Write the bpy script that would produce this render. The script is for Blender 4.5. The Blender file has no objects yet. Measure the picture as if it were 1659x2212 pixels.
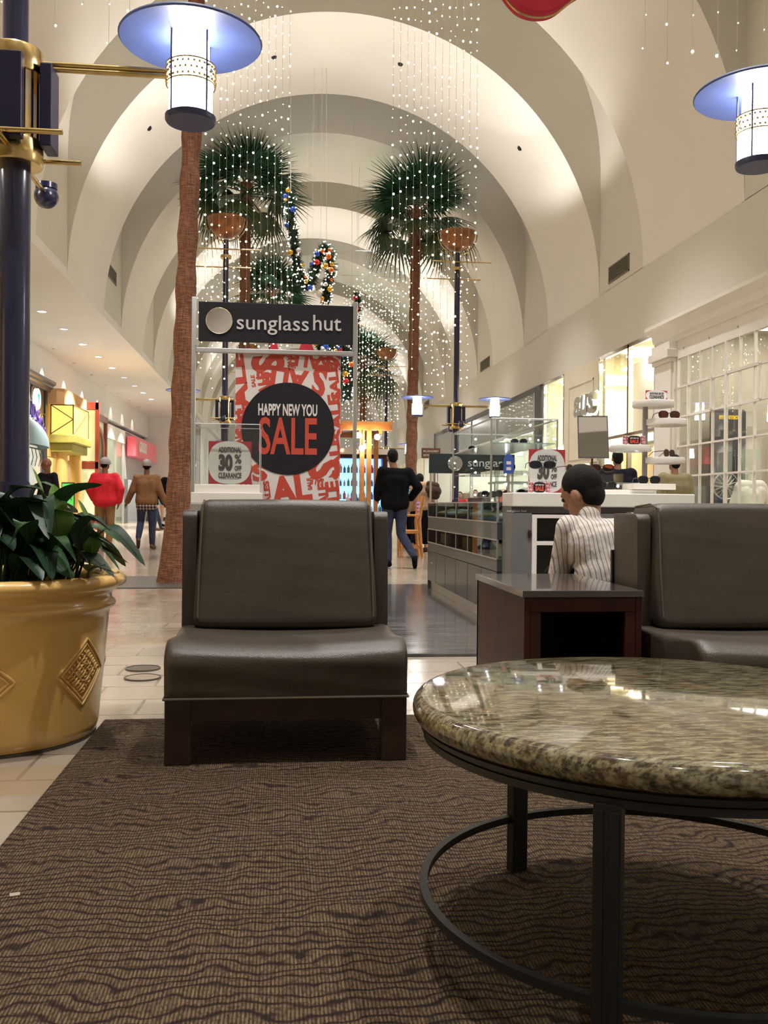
import bpy, bmesh, math, random
from mathutils import Vector, Matrix, Euler
PI = math.pi
R = math.radians
random.seed(7)
scn = bpy.context.scene
COL = scn.collection

# ------------------------------------------------------------------ camera
EYE = Vector((0, 0, .9))
FPX = 2000.0
yaw, pitch, roll = R(6.26), R(-.4), R(.5)
FW = Vector((math.sin(yaw) * math.cos(pitch), math.cos(yaw) * math.cos(pitch), math.sin(pitch)))
R0 = Vector((math.cos(yaw), -math.sin(yaw), 0))
U0 = R0.cross(FW)
RT = R0 * math.cos(roll) + U0 * math.sin(roll)
UP = -R0 * math.sin(roll) + U0 * math.cos(roll)
cam_data = bpy.data.cameras.new('camera')
cam = bpy.data.objects.new('camera', cam_data)
COL.objects.link(cam)
m = Matrix.Identity(4)
for i in range(3):
    m[i][0], m[i][1], m[i][2], m[i][3] = RT[i], UP[i], -FW[i], EYE[i]
cam.matrix_world = m
cam_data.sensor_fit = 'HORIZONTAL'
cam_data.sensor_width = 36
cam_data.lens = 36 * FPX / 1659
cam_data.clip_start = .05
cam_data.clip_end = 300
scn.camera = cam

def ray(x, y): return FW + RT * ((x - 829.5) / FPX) - UP * ((y - 1106) / FPX)
def at(x, y, Y):
    d = ray(x, y); return EYE + d * (Y / d.y)
def atx(x, y, X):
    d = ray(x, y); return EYE + d * (X / d.x)
def floor_at(x, y, z=0):
    d = ray(x, y); return EYE + d * ((z - .9) / d.z)

# ------------------------------------------------------------------ world, exposure
scn.view_settings.view_transform = 'Standard'
scn.view_settings.look = 'None'
scn.view_settings.gamma = 1
scn.view_settings.use_curve_mapping = False
scn.view_settings.exposure = 1.5
w = bpy.data.worlds.new('world'); scn.world = w
w.use_nodes = True
w.node_tree.nodes['Background'].inputs[0].default_value = (.5, .45, .4, 1)
w.node_tree.nodes['Background'].inputs[1].default_value = .05
try:
    scn.cycles.max_bounces = 6
    scn.cycles.diffuse_bounces = 4
    scn.cycles.glossy_bounces = 4
    scn.cycles.transparent_max_bounces = 14
    scn.cycles.sample_clamp_indirect = 4
    scn.cycles.caustics_reflective = False
    scn.cycles.caustics_refractive = False
except Exception:
    pass
P_UP = 120      # bowl uplights
P_LAN = 12      # lantern glass emission strength
P_DOWN = 1000    # downlights
P_VAULT = 780   # added vault fill spots
P_STORE = 5.5   # shop ceiling panels
WARM = (1, .96, .90)

# ------------------------------------------------------------------ materials
MATS = {}
def mat(name, col, rough=.5, metal=0., spec=.5, emit=None, es=1., coat=0., alpha=None, bump=0., bscale=40., vary=0., vscale=3., sample=True):
    if name in MATS: return MATS[name]
    mt = bpy.data.materials.new(name); mt.use_nodes = True
    nt = mt.node_tree; b = nt.nodes['Principled BSDF']
    b.inputs['Base Color'].default_value = (*col, 1)
    b.inputs['Roughness'].default_value = rough
    b.inputs['Metallic'].default_value = metal
    b.inputs['Specular IOR Level'].default_value = spec
    b.inputs['Coat Weight'].default_value = coat
    if emit:
        b.inputs['Emission Color'].default_value = (*emit, 1)
        b.inputs['Emission Strength'].default_value = es
    if vary or bump:
        tc = nt.nodes.new('ShaderNodeTexCoord')
        if vary:
            n = nt.nodes.new('ShaderNodeTexNoise'); n.inputs['Scale'].default_value = vscale; n.inputs['Detail'].default_value = 5
            nt.links.new(tc.outputs['Object'], n.inputs['Vector'])
            cr = nt.nodes.new('ShaderNodeValToRGB')
            cr.color_ramp.elements[0].color = (*[c * (1 - vary) for c in col], 1); cr.color_ramp.elements[0].position = .3
            cr.color_ramp.elements[1].color = (*[min(1, c * (1 + vary)) for c in col], 1); cr.color_ramp.elements[1].position = .7
            nt.links.new(n.outputs['Fac'], cr.inputs[0]); nt.links.new(cr.outputs[0], b.inputs['Base Color'])
        if bump:
            n = nt.nodes.new('ShaderNodeTexNoise'); n.inputs['Scale'].default_value = bscale; n.inputs['Detail'].default_value = 4
            nt.links.new(tc.outputs['Object'], n.inputs['Vector'])
            bp = nt.nodes.new('ShaderNodeBump'); bp.inputs['Strength'].default_value = bump; bp.inputs['Distance'].default_value = .01
            nt.links.new(n.outputs['Fac'], bp.inputs['Height']); nt.links.new(bp.outputs[0], b.inputs['Normal'])
    if not sample:
        try: mt.cycles.emission_sampling = 'NONE'
        except Exception: pass
    MATS[name] = mt
    return mt

def glass(name, tint=(.95, .98, .97), refl=1.0, rough=.0):
    if name in MATS: return MATS[name]
    mt = bpy.data.materials.new(name); mt.use_nodes = True
    nt = mt.node_tree; nt.nodes.clear()
    o = nt.nodes.new('ShaderNodeOutputMaterial'); mx = nt.nodes.new('ShaderNodeMixShader')
    t = nt.nodes.new('ShaderNodeBsdfTransparent'); t.inputs[0].default_value = (*tint, 1)
    g = nt.nodes.new('ShaderNodeBsdfGlossy'); g.inputs['Roughness'].default_value = rough
    lw = nt.nodes.new('ShaderNodeFresnel'); lw.inputs[0].default_value = 1.5
    mu = nt.nodes.new('ShaderNodeMath'); mu.operation = 'MULTIPLY'; mu.inputs[1].default_value = refl; mu.use_clamp = True
    ge = nt.nodes.new('ShaderNodeNewGeometry'); sb = nt.nodes.new('ShaderNodeMath'); sb.operation = 'SUBTRACT'; sb.inputs[0].default_value = 1
    nt.links.new(ge.outputs['Backfacing'], sb.inputs[1]); m2 = nt.nodes.new('ShaderNodeMath'); m2.operation = 'MULTIPLY'
    nt.links.new(lw.outputs[0], mu.inputs[0]); nt.links.new(mu.outputs[0], m2.inputs[0]); nt.links.new(sb.outputs[0], m2.inputs[1]); nt.links.new(m2.outputs[0], mx.inputs[0])
    nt.links.new(t.outputs[0], mx.inputs[1]); nt.links.new(g.outputs[0], mx.inputs[2]); nt.links.new(mx.outputs[0], o.inputs[0])
    MATS[name] = mt
    return mt

class NT:
    def __init__(s, name, **kw):
        s.m = mat(name, kw.pop('col', (.5, .5, .5)), **kw); s.nt = s.m.node_tree; s.b = s.nt.nodes['Principled BSDF']
        s.tc = s.nt.nodes.new('ShaderNodeTexCoord')
    def n(s, t, **kw):
        x = s.nt.nodes.new('ShaderNode' + t)
        for k, v in kw.items():
            if k in x.inputs: x.inputs[k].default_value = v
            else: setattr(x, k, v)
        return x
    def l(s, a, b): s.nt.links.new(a, b)
    def math(s, op, a, b=None, clamp=False):
        x = s.nt.nodes.new('ShaderNodeMath'); x.operation = op; x.use_clamp = clamp
        for i, v in enumerate((a, b)):
            if v is None: continue
            if isinstance(v, (int, float)): x.inputs[i].default_value = v
            else: s.l(v, x.inputs[i])
        return x.outputs[0]
    def ramp(s, fac, stops, interp='LINEAR'):
        x = s.nt.nodes.new('ShaderNodeValToRGB'); x.color_ramp.interpolation = interp
        e = x.color_ramp.elements
        while len(e) < len(stops): e.new(.5)
        for i, (p, c) in enumerate(stops): e[i].position = p; e[i].color = (*c, 1)
        s.l(fac, x.inputs[0]); return x.outputs[0]
    def mapping(s, scale=(1, 1, 1), rot=(0, 0, 0), loc=(0, 0, 0)):
        x = s.nt.nodes.new('ShaderNodeMapping'); x.inputs['Scale'].default_value = scale; x.inputs['Rotation'].default_value = rot; x.inputs['Location'].default_value = loc
        s.l(s.tc.outputs['Object'], x.inputs[0]); return x.outputs[0]
    def mix(s, fac, a, b, mode='MIX'):
        x = s.nt.nodes.new('ShaderNodeMix'); x.data_type = 'RGBA'; x.blend_type = mode
        for i, v in ((0, fac), (6, a), (7, b)):
            if isinstance(v, (int, float)): x.inputs[i].default_value = v
            elif isinstance(v, tuple): x.inputs[i].default_value = (*v, 1)
            else: s.l(v, x.inputs[i])
        return x.outputs[2]
    def bump(s, h, st=.5, d=.01):
        x = s.nt.nodes.new('ShaderNodeBump'); x.inputs['Strength'].default_value = st; x.inputs['Distance'].default_value = d
        s.l(h, x.inputs['Height']); s.l(x.outputs[0], s.b.inputs['Normal'])

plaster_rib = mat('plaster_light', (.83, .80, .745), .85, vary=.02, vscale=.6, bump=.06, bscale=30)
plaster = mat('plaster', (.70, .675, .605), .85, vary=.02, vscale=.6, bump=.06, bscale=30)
plaster_white = mat('plaster_white', (.84, .83, .81), .8, vary=.02, vscale=.6)
white_paint = mat('white_paint', (.85, .81, .76), .35, vary=.02)
blue_metal = mat('blue_metal', (.016, .018, .055), .25, 0, .5, coat=.25, vary=.08)
navy_box = mat('navy_box', (.010, .009, .035), .4, 0, .35, coat=.05, vary=.1)
blue_disc = mat('blue_disc', (.065, .095, .24), .45, 0, .5, vary=.12, vscale=6)
brass = mat('brass', (.55, .40, .17), .24, 1, vary=.15, vscale=12)
bronze = mat('bronze', (.30, .135, .06), .34, .75, vary=.25, vscale=9)
leather = mat('leather', (.055, .043, .032), .36, 0, .45, bump=.22, bscale=220, vary=.08, vscale=5)
leather_dk = mat('leather_seam', (.10, .08, .062), .4)
darkwood = mat('darkwood', (.030, .014, .009), .32, coat=.2, vary=.35, vscale=9)
redwood = mat('mahogany', (.050, .014, .010), .5, spec=.25, coat=.04, vary=.3, vscale=7)
tabletop_mat = mat('black_top', (.045, .035, .033), .2, coat=.6, vary=.12, vscale=5)
iron = mat('dark_iron', (.010, .011, .012), .42, .2, bump=.05, bscale=120, vary=.1)
grey_lam = mat('grey_laminate', (.16, .16, .16), .4, vary=.04)
grey_dark = mat('grey_laminate_dark', (.036, .044, .046), .3, coat=.2, vary=.08)
alu = mat('aluminium', (.52, .51, .50), .35, .7, vary=.05)
chrome = mat('chrome', (.75, .75, .75), .08, 1, vary=.02)
mirror = mat('mirror', (.9, .9, .9), .02, 1, vary=.01)
signblack = mat('sign_black', (.018, .017, .023), .6, spec=.25, vary=.1)
signwhite = mat('sign_white', (.80, .76, .74), .5, vary=.02)
signred = mat('sign_red', (.60, .075, .045), .5, vary=.04)
deepred = mat('sign_deep_red', (.45, .03, .045), .5, vary=.04)
lettergrey = mat('letter_grey', (.62, .60, .62), .4, vary=.03)
textdark = mat('text_dark', (.07, .06, .06), .6, vary=.05)
white_lam = mat('white_laminate', (.80, .77, .72), .25, coat=.3, vary=.02)
gl_clear = glass('clear_glass')
gl_shop = glass('shop_glass', (.93, .95, .93), 1.5)
gl_case = glass('case_glass', (.70, .80, .80), 1.0)
acrylic = glass('acrylic', (.975, .985, .98), 1.0)
lens_brown = glass('lens_brown', (.30, .14, .09), 1.5)
lens_grey = glass('lens_grey', (.12, .14, .2), 1.5)
tortoise = mat('tortoise', (.05, .02, .014), .2, coat=.5, vary=.4, vscale=60)
blackplastic = mat('black_plastic', (.012, .012, .013), .3, vary=.1)
leafmat = mat('leaf_green', (.022, .070, .022), .45, spec=.35, coat=.0, vary=.35, vscale=9)
leafdark = mat('leaf_dark', (.010, .032, .014), .42, spec=.35, coat=.0, vary=.3, vscale=9)
leafmid = mat('leaf_mid', (.10, .21, .035), .35, coat=.1, vary=.2, vscale=9)
soil = mat('soil', (.03, .02, .014), .95, bump=.6, bscale=60, vary=.4, vscale=40)
pot_mat = mat('yellow_glaze', (.74, .46, .15), .26, coat=.35, vary=.06, vscale=3, bump=.03, bscale=20)
frondmat = mat('frond_green', (.020, .080, .034), .42, vary=.35, vscale=3)
fronddry = mat('frond_pale', (.05, .085, .032), .5, vary=.3, vscale=3)
petiole_mat = mat('petiole', (.07, .07, .03), .6, vary=.2)
bulb_mat = mat('bulb_warm', (1, .9, .7), .5, emit=(1, .90, .70), es=2.6, sample=False)
wire_mat = mat('light_wire', (.55, .50, .42), .6, vary=.05)
lamp_glass = mat('lantern_glass', (1, 1, 1), .4, emit=(1, .95, .93), es=P_LAN)
store_panel = mat('shop_light_panel', (1, 1, 1), .5, emit=(1, .95, .84), es=P_STORE)
store_white = mat('shop_wall', (.83, .82, .76), .7, vary=.03)
cream = mat('cream_panel', (.74, .66, .50), .7, vary=.03)
woodorange = mat('orange_wood', (.56, .24, .07), .4, coat=.2, vary=.2, vscale=8)
skin1 = mat('skin_tan', (.36, .185, .115), .55, vary=.08, vscale=20)
skin2 = mat('skin_brown', (.24, .10, .06), .5, vary=.08, vscale=20)
skin3 = mat('skin_light', (.52, .30, .22), .55, vary=.06, vscale=20)
hair_black = mat('hair_black', (.006, .005, .005), .75, spec=.2, bump=.8, bscale=200, vary=.3, vscale=60)
eye_dark = mat('eye_dark', (.01, .01, .01), .2, vary=.1)
redcloth = mat('red_cloth', (.70, .012, .03), .8, bump=.3, bscale=25, vary=.12, vscale=10)
tancloth = mat('tan_suede', (.25, .125, .055), .9, bump=.3, bscale=20, vary=.2, vscale=8)
khaki = mat('khaki_cloth', (.30, .16, .065), .9, bump=.3, bscale=20, vary=.15, vscale=9)
olive = mat('olive_cloth', (.25, .21, .11), .9, bump=.3, bscale=20, vary=.12, vscale=9)
denim = mat('denim', (.025, .035, .085), .85, bump=.3, bscale=40, vary=.3, vscale=9)
blackcloth = mat('black_cloth', (.006, .006, .008), .95, spec=.1, bump=.2, bscale=20, vary=.2, vscale=9)
navycloth = mat('navy_cloth', (.012, .011, .022), .9, spec=.15, bump=.2, bscale=20, vary=.2, vscale=9)
capgrey = mat('cap_grey', (.33, .30, .31), .8, vary=.06)
shoe_mat = mat('shoe_brown', (.09, .045, .03), .6, vary=.2)
shoe_red = mat('shoe_red', (.55, .03, .04), .5, vary=.1)
beigecloth = mat('beige_cloth', (.38, .24, .16), .9, bump=.3, bscale=30, vary=.12, vscale=9)
furmat = mat('fur_brown', (.05, .025, .018), .9, bump=1., bscale=90, vary=.5, vscale=40)
whitecloth = mat('white_cloth', (.85, .82, .76), .8, bump=.3, bscale=18, vary=.03)
orn = [mat('ornament_red', (.6, .02, .02), .15, .6, coat=.5, vary=.05), mat('ornament_gold', (.75, .42, .06), .15, .9, vary=.05),
       mat('ornament_blue', (.03, .09, .5), .15, .6, coat=.5, vary=.05), mat('ornament_silver', (.7, .7, .72), .2, .8, vary=.05),
       mat('ornament_orange', (.75, .16, .03), .15, .6, coat=.5, vary=.05)]

def m_floor():
    t = NT('stone_tile', rough=.13, coat=.0)
    mp = t.mapping()
    br = t.n('TexBrick'); t.l(mp, br.inputs['Vector'])
    br.inputs['Color1'].default_value = (.33, .285, .225, 1); br.inputs['Color2'].default_value = (.27, .225, .17, 1); br.inputs['Mortar'].default_value = (.12, .085, .055, 1)
    br.inputs['Scale'].default_value = 1; br.inputs['Mortar Size'].default_value = .007; br.inputs['Brick Width'].default_value = .62; br.inputs['Row Height'].default_value = .31; br.inputs['Bias'].default_value = 0
    br.offset = .37; br.squash = 1.0
    no = t.n('TexNoise', Scale=2.2, Detail=8.0); t.l(mp, no.inputs['Vector'])
    c = t.mix(.35, br.outputs[0], t.ramp(no.outputs['Fac'], [(.3, (.24, .20, .155)), (.7, (.40, .35, .29))]), 'MIX')
    # darker bands across the mall every few rows
    sp = t.n('SeparateXYZ'); t.l(mp, sp.inputs[0])
    wv = t.math('PINGPONG', sp.outputs['Y'], 1.55)
    fac = t.math('LESS_THAN', wv, .16)
    c = t.mix(t.math('MULTIPLY', fac, .5), c, (.30, .21, .11))
    t.l(c, t.b.inputs['Base Color'])
    n2 = t.n('TexNoise', Scale=6., Detail=4.); t.l(mp, n2.inputs['Vector'])
    r = t.math('MULTIPLY', n2.outputs['Fac'], .28); t.l(t.math('ADD', r, .03), t.b.inputs['Roughness'])
    t.bump(t.math('MULTIPLY', br.outputs['Fac'], -1.), .4, .004)
    return t.m
def m_rug():
    t = NT('woven_rug', rough=.95, spec=.15)
    mp = t.mapping()
    sp = t.n('SeparateXYZ'); t.l(mp, sp.inputs[0])
    rib = t.math('ABSOLUTE', t.math('SINE', t.math('MULTIPLY', sp.outputs['X'], 3.14159 / .0072)))
    n1 = t.n('TexNoise', Scale=1., Detail=3.); t.l(t.mapping((5, 6, 1)), n1.inputs['Vector'])
    yy = t.math('ADD', t.math('MULTIPLY', sp.outputs['Y'], 100.), t.math('MULTIPLY', n1.outputs['Fac'], 19.))
    ln = t.math('POWER', t.math('ABSOLUTE', t.math('SINE', yy)), 8.)
    n2 = t.n('TexNoise', Scale=1., Detail=2.); t.l(t.mapping((150, 22, 1)), n2.inputs['Vector'])
    n4 = t.n('TexNoise', Scale=1., Detail=2.); t.l(t.mapping((16, 60, 1), loc=(3, 1, 0)), n4.inputs['Vector'])
    base = t.ramp(n2.outputs['Fac'], [(.25, (.075, .047, .030)), (.5, (.140, .094, .053)), (.75, (.185, .132, .070))])
    dk = t.math('MULTIPLY', ln, t.math('ADD', n4.outputs['Fac'], .55), True)
    c = t.mix(dk, base, (.022, .012, .010))
    c = t.mix(t.math('MULTIPLY', t.math('SUBTRACT', 1., rib, True), .75), c, (.020, .012, .009))
    n3 = t.n('TexNoise', Scale=260.); t.l(mp, n3.inputs['Vector'])
    c = t.mix(t.math('MULTIPLY', t.math('GREATER_THAN', n3.outputs['Fac'], .58), .35), c, (.03, .018, .02))
    n5 = t.n('TexNoise', Scale=1., Detail=1.); t.l(t.mapping((170, 75, 1)), n5.inputs['Vector'])
    c = t.mix(t.math('MULTIPLY', t.math('GREATER_THAN', n5.outputs['Fac'], .57), .6), c, (.022, .013, .012))
    t.l(c, t.b.inputs['Base Color'])
    t.bump(t.math('ADD', rib, t.math('MULTIPLY', dk, -1.)), .8, .004)
    return t.m
def m_granite():
    t = NT('granite', rough=.06, coat=.4)
    mp = t.mapping((1, 1, 1))
    n1 = t.n('TexNoise', Scale=1., Detail=10., Roughness=.7); t.l(t.mapping((26, 90, 60), rot=(0, 0, .1)), n1.inputs['Vector'])
    n2 = t.n('TexNoise', Scale=1., Detail=6., Roughness=.6); t.l(t.mapping((60, 150, 90)), n2.inputs['Vector'])
    n3 = t.n('TexNoise', Scale=14., Detail=5.); t.l(mp, n3.inputs['Vector'])
    c = t.ramp(n1.outputs['Fac'], [(.32, (.010, .008, .006)), (.43, (.05, .037, .02)), (.51, (.16, .14, .078)), (.62, (.27, .24, .15)), (.75, (.20, .175, .10))])
    c = t.mix(t.ramp(n2.outputs['Fac'], [(.36, (1, 1, 1)), (.46, (0, 0, 0))]), c, (.05, .035, .03))
    c = t.mix(t.ramp(n3.outputs['Fac'], [(.55, (0, 0, 0)), (.72, (.2, .2, .2))]), c, (.33, .17, .07))
    t.l(c, t.b.inputs['Base Color'])
    return t.m
def m_trunk():
    t = NT('palm_bark', rough=.85)
    n1 = t.n('TexNoise', Scale=1., Detail=5.); t.l(t.mapping((10, 10, 90)), n1.inputs['Vector'])
    n2 = t.n('TexNoise', Scale=1., Detail=3.); t.l(t.mapping((60, 60, 6)), n2.inputs['Vector'])
    f = t.math('ADD', t.math('MULTIPLY', n1.outputs['Fac'], .6), t.math('MULTIPLY', n2.outputs['Fac'], .4))
    t.l(t.ramp(f, [(.35, (.085, .032, .018)), (.5, (.21, .085, .045)), (.65, (.34, .155, .08))]), t.b.inputs['Base Color'])
    t.bump(f, .7, .02)
    return t.m
def m_wood_floor():
    t = NT('dark_plank', rough=.24)
    n1 = t.n('TexNoise', Scale=1., Detail=5.); t.l(t.mapping((3, 26, 1)), n1.inputs['Vector'])
    t.l(t.ramp(n1.outputs['Fac'], [(.35, (.05, .047, .045)), (.65, (.12, .11, .105))]), t.b.inputs['Base Color'])
    t.l(t.math('ADD', t.math('MULTIPLY', n1.outputs['Fac'], .22), .02), t.b.inputs['Roughness'])
    return t.m
def m_stripe():
    t = NT('striped_shirt', rough=.85)
    sp = t.n('SeparateXYZ'); t.l(t.tc.outputs['Object'], sp.inputs[0])
    nn = t.n('TexNoise', Scale=5., Detail=2.); t.l(t.tc.outputs['Object'], nn.inputs['Vector'])
    xx = t.math('ADD', sp.outputs['X'], t.math('ADD', t.math('MULTIPLY', nn.outputs['Fac'], .025), t.math('MULTIPLY', sp.outputs['Z'], .12)))
    s1 = t.math('SINE', t.math('MULTIPLY', xx, 2 * PI / .021))
    s2 = t.math('SINE', t.math('ADD', t.math('MULTIPLY', xx, 2 * PI / .013), 1.))
    c = t.mix(t.math('GREATER_THAN', s1, .78), (.54, .49, .445), (.17, .145, .14))
    c = t.mix(t.math('MULTIPLY', t.math('GREATER_THAN', s2, .6), .45), c, (.30, .25, .24))
    t.l(c, t.b.inputs['Base Color'])
    n = t.n('TexNoise', Scale=9., Detail=3.); t.l(t.tc.outputs['Object'], n.inputs['Vector']); t.bump(n.outputs['Fac'], .6, .03)
    return t.m
def m_plaid(name, a, b, c_):
    t = NT(name, rough=.9)
    sp = t.n('SeparateXYZ'); t.l(t.tc.outputs['Object'], sp.inputs[0])
    s1 = t.math('GREATER_THAN', t.math('SINE', t.math('MULTIPLY', sp.outputs['X'], 2 * PI / .06)), .55)
    s2 = t.math('GREATER_THAN', t.math('SINE', t.math('MULTIPLY', sp.outputs['Z'], 2 * PI / .06)), .55)
    c = t.mix(s1, a, b); c = t.mix(s2, c, b); c = t.mix(t.math('MULTIPLY', s1, s2), c, c_)
    t.l(c, t.b.inputs['Base Color']); return t.m
floor_mat, rug_mat, granite, bark, plank, stripe = m_floor(), m_rug(), m_granite(), m_trunk(), m_wood_floor(), m_stripe()
plaid_dark = m_plaid('plaid_dark', (.03, .015, .025), (.35, .28, .25), (.7, .62, .5))
plaid_blue = m_plaid('plaid_blue', (.02, .12, .28), (.35, .5, .6), (.7, .75, .75))

# ------------------------------------------------------------------ mesh builder
class MB:
    def __init__(s): s.bm = bmesh.new(); s.mi = 0
    def _faces(s, vs, fs):
        bv = [s.bm.verts.new(v) for v in vs]; out = []
        for f in fs:
            try:
                fc = s.bm.faces.new([bv[i] for i in f]); fc.material_index = s.mi; out.append(fc)
            except ValueError: pass
        return bv
    def box(s, c, d, rot=None):
        c = Vector(c); h = Vector(d) / 2
        vs = [Vector((x * h.x, y * h.y, z * h.z)) for x in (-1, 1) for y in (-1, 1) for z in (-1, 1)]
        if rot is not None:
            M = rot if isinstance(rot, Matrix) else Euler(rot).to_matrix(); vs = [M @ v for v in vs]
        s._faces([v + c for v in vs], [(0, 1, 3, 2), (4, 6, 7, 5), (0, 4, 5, 1), (2, 3, 7, 6), (0, 2, 6, 4), (1, 5, 7, 3)]); return s
    def b2(s, a, b):
        a, b = Vector(a), Vector(b); return s.box((a + b) / 2, [abs(q) for q in (b - a)])
    def cyl(s, p0, p1, r0, r1=None, n=16, cap=True):
        p0, p1 = Vector(p0), Vector(p1); r1 = r0 if r1 is None else r1
        d = (p1 - p0).normalized(); a = d.orthogonal().normalized(); b = d.cross(a)
        vs = []
        for p, r in ((p0, r0), (p1, r1)):
            for i in range(n):
                t = 2 * PI * i / n; vs.append(p + (a * math.cos(t) + b * math.sin(t)) * r)
        fs = [(i, (i + 1) % n, n + (i + 1) % n, n + i) for i in range(n)]
        if cap: fs += [tuple(range(n))[::-1], tuple(range(n, 2 * n))]
        s._faces(vs, fs); return s
    def tube(s, pts, r, n=8, closed=False, radii=None):
        pts = [Vector(p) for p in pts]; N = len(pts); vs = []
        up = None
        for i, p in enumerate(pts):
            if closed: d = pts[(i + 1) % N] - pts[i - 1]
            else: d = pts[min(i + 1, N - 1)] - pts[max(i - 1, 0)]
            d.normalize()
            if up is None: up = d.orthogonal().normalized()
            up = (up - d * up.dot(d)).normalized(); b = d.cross(up)
            rr = radii[i] if radii else r
            for k in range(n):
                t = 2 * PI * k / n; vs.append(p + (up * math.cos(t) + b * math.sin(t)) * rr)
        fs = []
        for i in range(N if closed else N - 1):
            j = (i + 1) % N
            for k in range(n): fs.append((i * n + k, i * n + (k + 1) % n, j * n + (k + 1) % n, j * n + k))
        if not closed: fs += [tuple(range(n))[::-1], tuple(range((N - 1) * n, N * n))]
        s._faces(vs, fs); return s
    def lathe(s, prof, c=(0, 0, 0), n=32, cap0=True, cap1=True, M=None):
        c = Vector(c); vs = []
        for r, z in prof:
            for i in range(n):
                t = 2 * PI * i / n; v = Vector((r * math.cos(t), r * math.sin(t), z))
                vs.append((M @ v if M else v) + c)
        fs = []; N = len(prof)
        for j in range(N - 1):
            for i in range(n): fs.append((j * n + i, j * n + (i + 1) % n, (j + 1) * n + (i + 1) % n, (j + 1) * n + i))
        if cap0: fs.append(tuple(range(n))[::-1])
        if cap1: fs.append(tuple(range((N - 1) * n, N * n)))
        s._faces(vs, fs); return s
    def ball(s, c, r, n=12, m=8, sc=(1, 1, 1), M=None):
        c = Vector(c); vs = []; 
        for j in range(1, m):
            ph = PI * j / m
            for i in range(n):
                t = 2 * PI * i / n
                v = Vector((r * sc[0] * math.sin(ph) * math.cos(t), r * sc[1] * math.sin(ph) * math.sin(t), -r * sc[2] * math.cos(ph)))
                vs.append((M @ v if M else v) + c)
        b0, b1 = Vector((0, 0, -r * sc[2])), Vector((0, 0, r * sc[2]))
        vs += [(M @ b0 if M else b0) + c, (M @ b1 if M else b1) + c]
        fs = []
        for j in range(m - 2):
            for i in range(n): fs.append((j * n + i, j * n + (i + 1) % n, (j + 1) * n + (i + 1) % n, (j + 1) * n + i))
        a = len(vs) - 2
        for i in range(n):
            fs.append((a, (i + 1) % n, i)); fs.append((a + 1, (m - 2) * n + i, (m - 2) * n + (i + 1) % n))
        s._faces(vs, fs); return s
    def prism(s, poly, ax, a0, a1):
        """poly in the two other axes, extruded along axis ax from a0 to a1"""
        def P(u, v, a): return {0: (a, u, v), 1: (u, a, v), 2: (u, v, a)}[ax]
        n = len(poly); vs = [P(u, v, a0) for u, v in poly] + [P(u, v, a1) for u, v in poly]
        s._faces(vs, [tuple(range(n)), tuple(range(n, 2 * n))[::-1]] + [(i, n + i, n + (i + 1) % n, (i + 1) % n) for i in range(n)]); return s
    def strip(s, rows):
        n = len(rows[0]); vs = [v for r in rows for v in r]
        s._faces(vs, [(j * n + i, j * n + i + 1, (j + 1) * n + i + 1, (j + 1) * n + i) for j in range(len(rows) - 1) for i in range(n - 1)]); return s
    def build(s, name, mt=None, parent=None, smooth=False, bevel=0, bseg=2, loc=None, sub=0, rot=None):
        if bevel:
            bmesh.ops.remove_doubles(s.bm, verts=s.bm.verts, dist=1e-5)
            es = [e for e in s.bm.edges if len(e.link_faces) == 2 and e.calc_face_angle(0) > .5]
            if es: bmesh.ops.bevel(s.bm, geom=es, offset=bevel, segments=bseg, affect='EDGES', profile=.5, clamp_overlap=True)
        bmesh.ops.recalc_face_normals(s.bm, faces=s.bm.faces)
        if smooth:
            for f in s.bm.faces: f.smooth = True
            if smooth != 'all':
                for e in s.bm.edges:
                    if len(e.link_faces) == 2 and e.calc_face_angle(0) > R(38): e.smooth = False
        me = bpy.data.meshes.new(name); s.bm.to_mesh(me); s.bm.free()
        for x in (mt if isinstance(mt, (list, tuple)) else [mt]):
            if x: me.materials.append(x)
        o = bpy.data.objects.new(name, me); COL.objects.link(o)
        if parent: o.parent = parent
        if loc is not None: o.location = loc
        if rot is not None: o.rotation_euler = rot
        if sub:
            md = o.modifiers.new('sub', 'SUBSURF'); md.levels = md.render_levels = sub
        return o

def tag(o, label=None, cat=None, group=None, kind=None):
    if label: o['label'] = label
    if cat: o['category'] = cat
    if group: o['group'] = group
    if kind: o['kind'] = kind
    return o
def thing(name, label, cat, loc=(0, 0, 0), rz=0, group=None):
    o = bpy.data.objects.new(name, None); COL.objects.link(o); o.empty_display_size = .1
    o.location = loc; o.rotation_euler = (0, 0, rz); return tag(o, label, cat, group)
def struct(o): o['kind'] = 'structure'; return o
def dup(o, loc=None, rz=None, label=None, group=None, parent=None):
    c = o.copy(); COL.objects.link(c)
    if loc is not None: c.location = loc
    if rz is not None: c.rotation_euler = (0, 0, rz)
    if label: c['label'] = label
    if group: c['group'] = group
    if parent is not None: c.parent = parent
    for ch in list(o.children): dup(ch, parent=c)
    return c
_tc = {}
def text_data(s, bold=0., extrude=0.):
    k = (s, bold, extrude)
    if k not in _tc:
        cu = bpy.data.curves.new('t', 'FONT'); cu.body = s; cu.size = 1; cu.offset = bold; cu.extrude = extrude; cu.resolution_u = 3
        ob = bpy.data.objects.new('t', cu); COL.objects.link(ob)
        dg = bpy.context.evaluated_depsgraph_get(); me = bpy.data.meshes.new_from_object(ob.evaluated_get(dg))
        bpy.data.objects.remove(ob)
        vs = [v.co.copy() for v in me.vertices]; fs = [tuple(p.vertices) for p in me.polygons]
        bpy.data.meshes.remove(me); _tc[k] = (vs, fs)
    return _tc[k]
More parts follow.
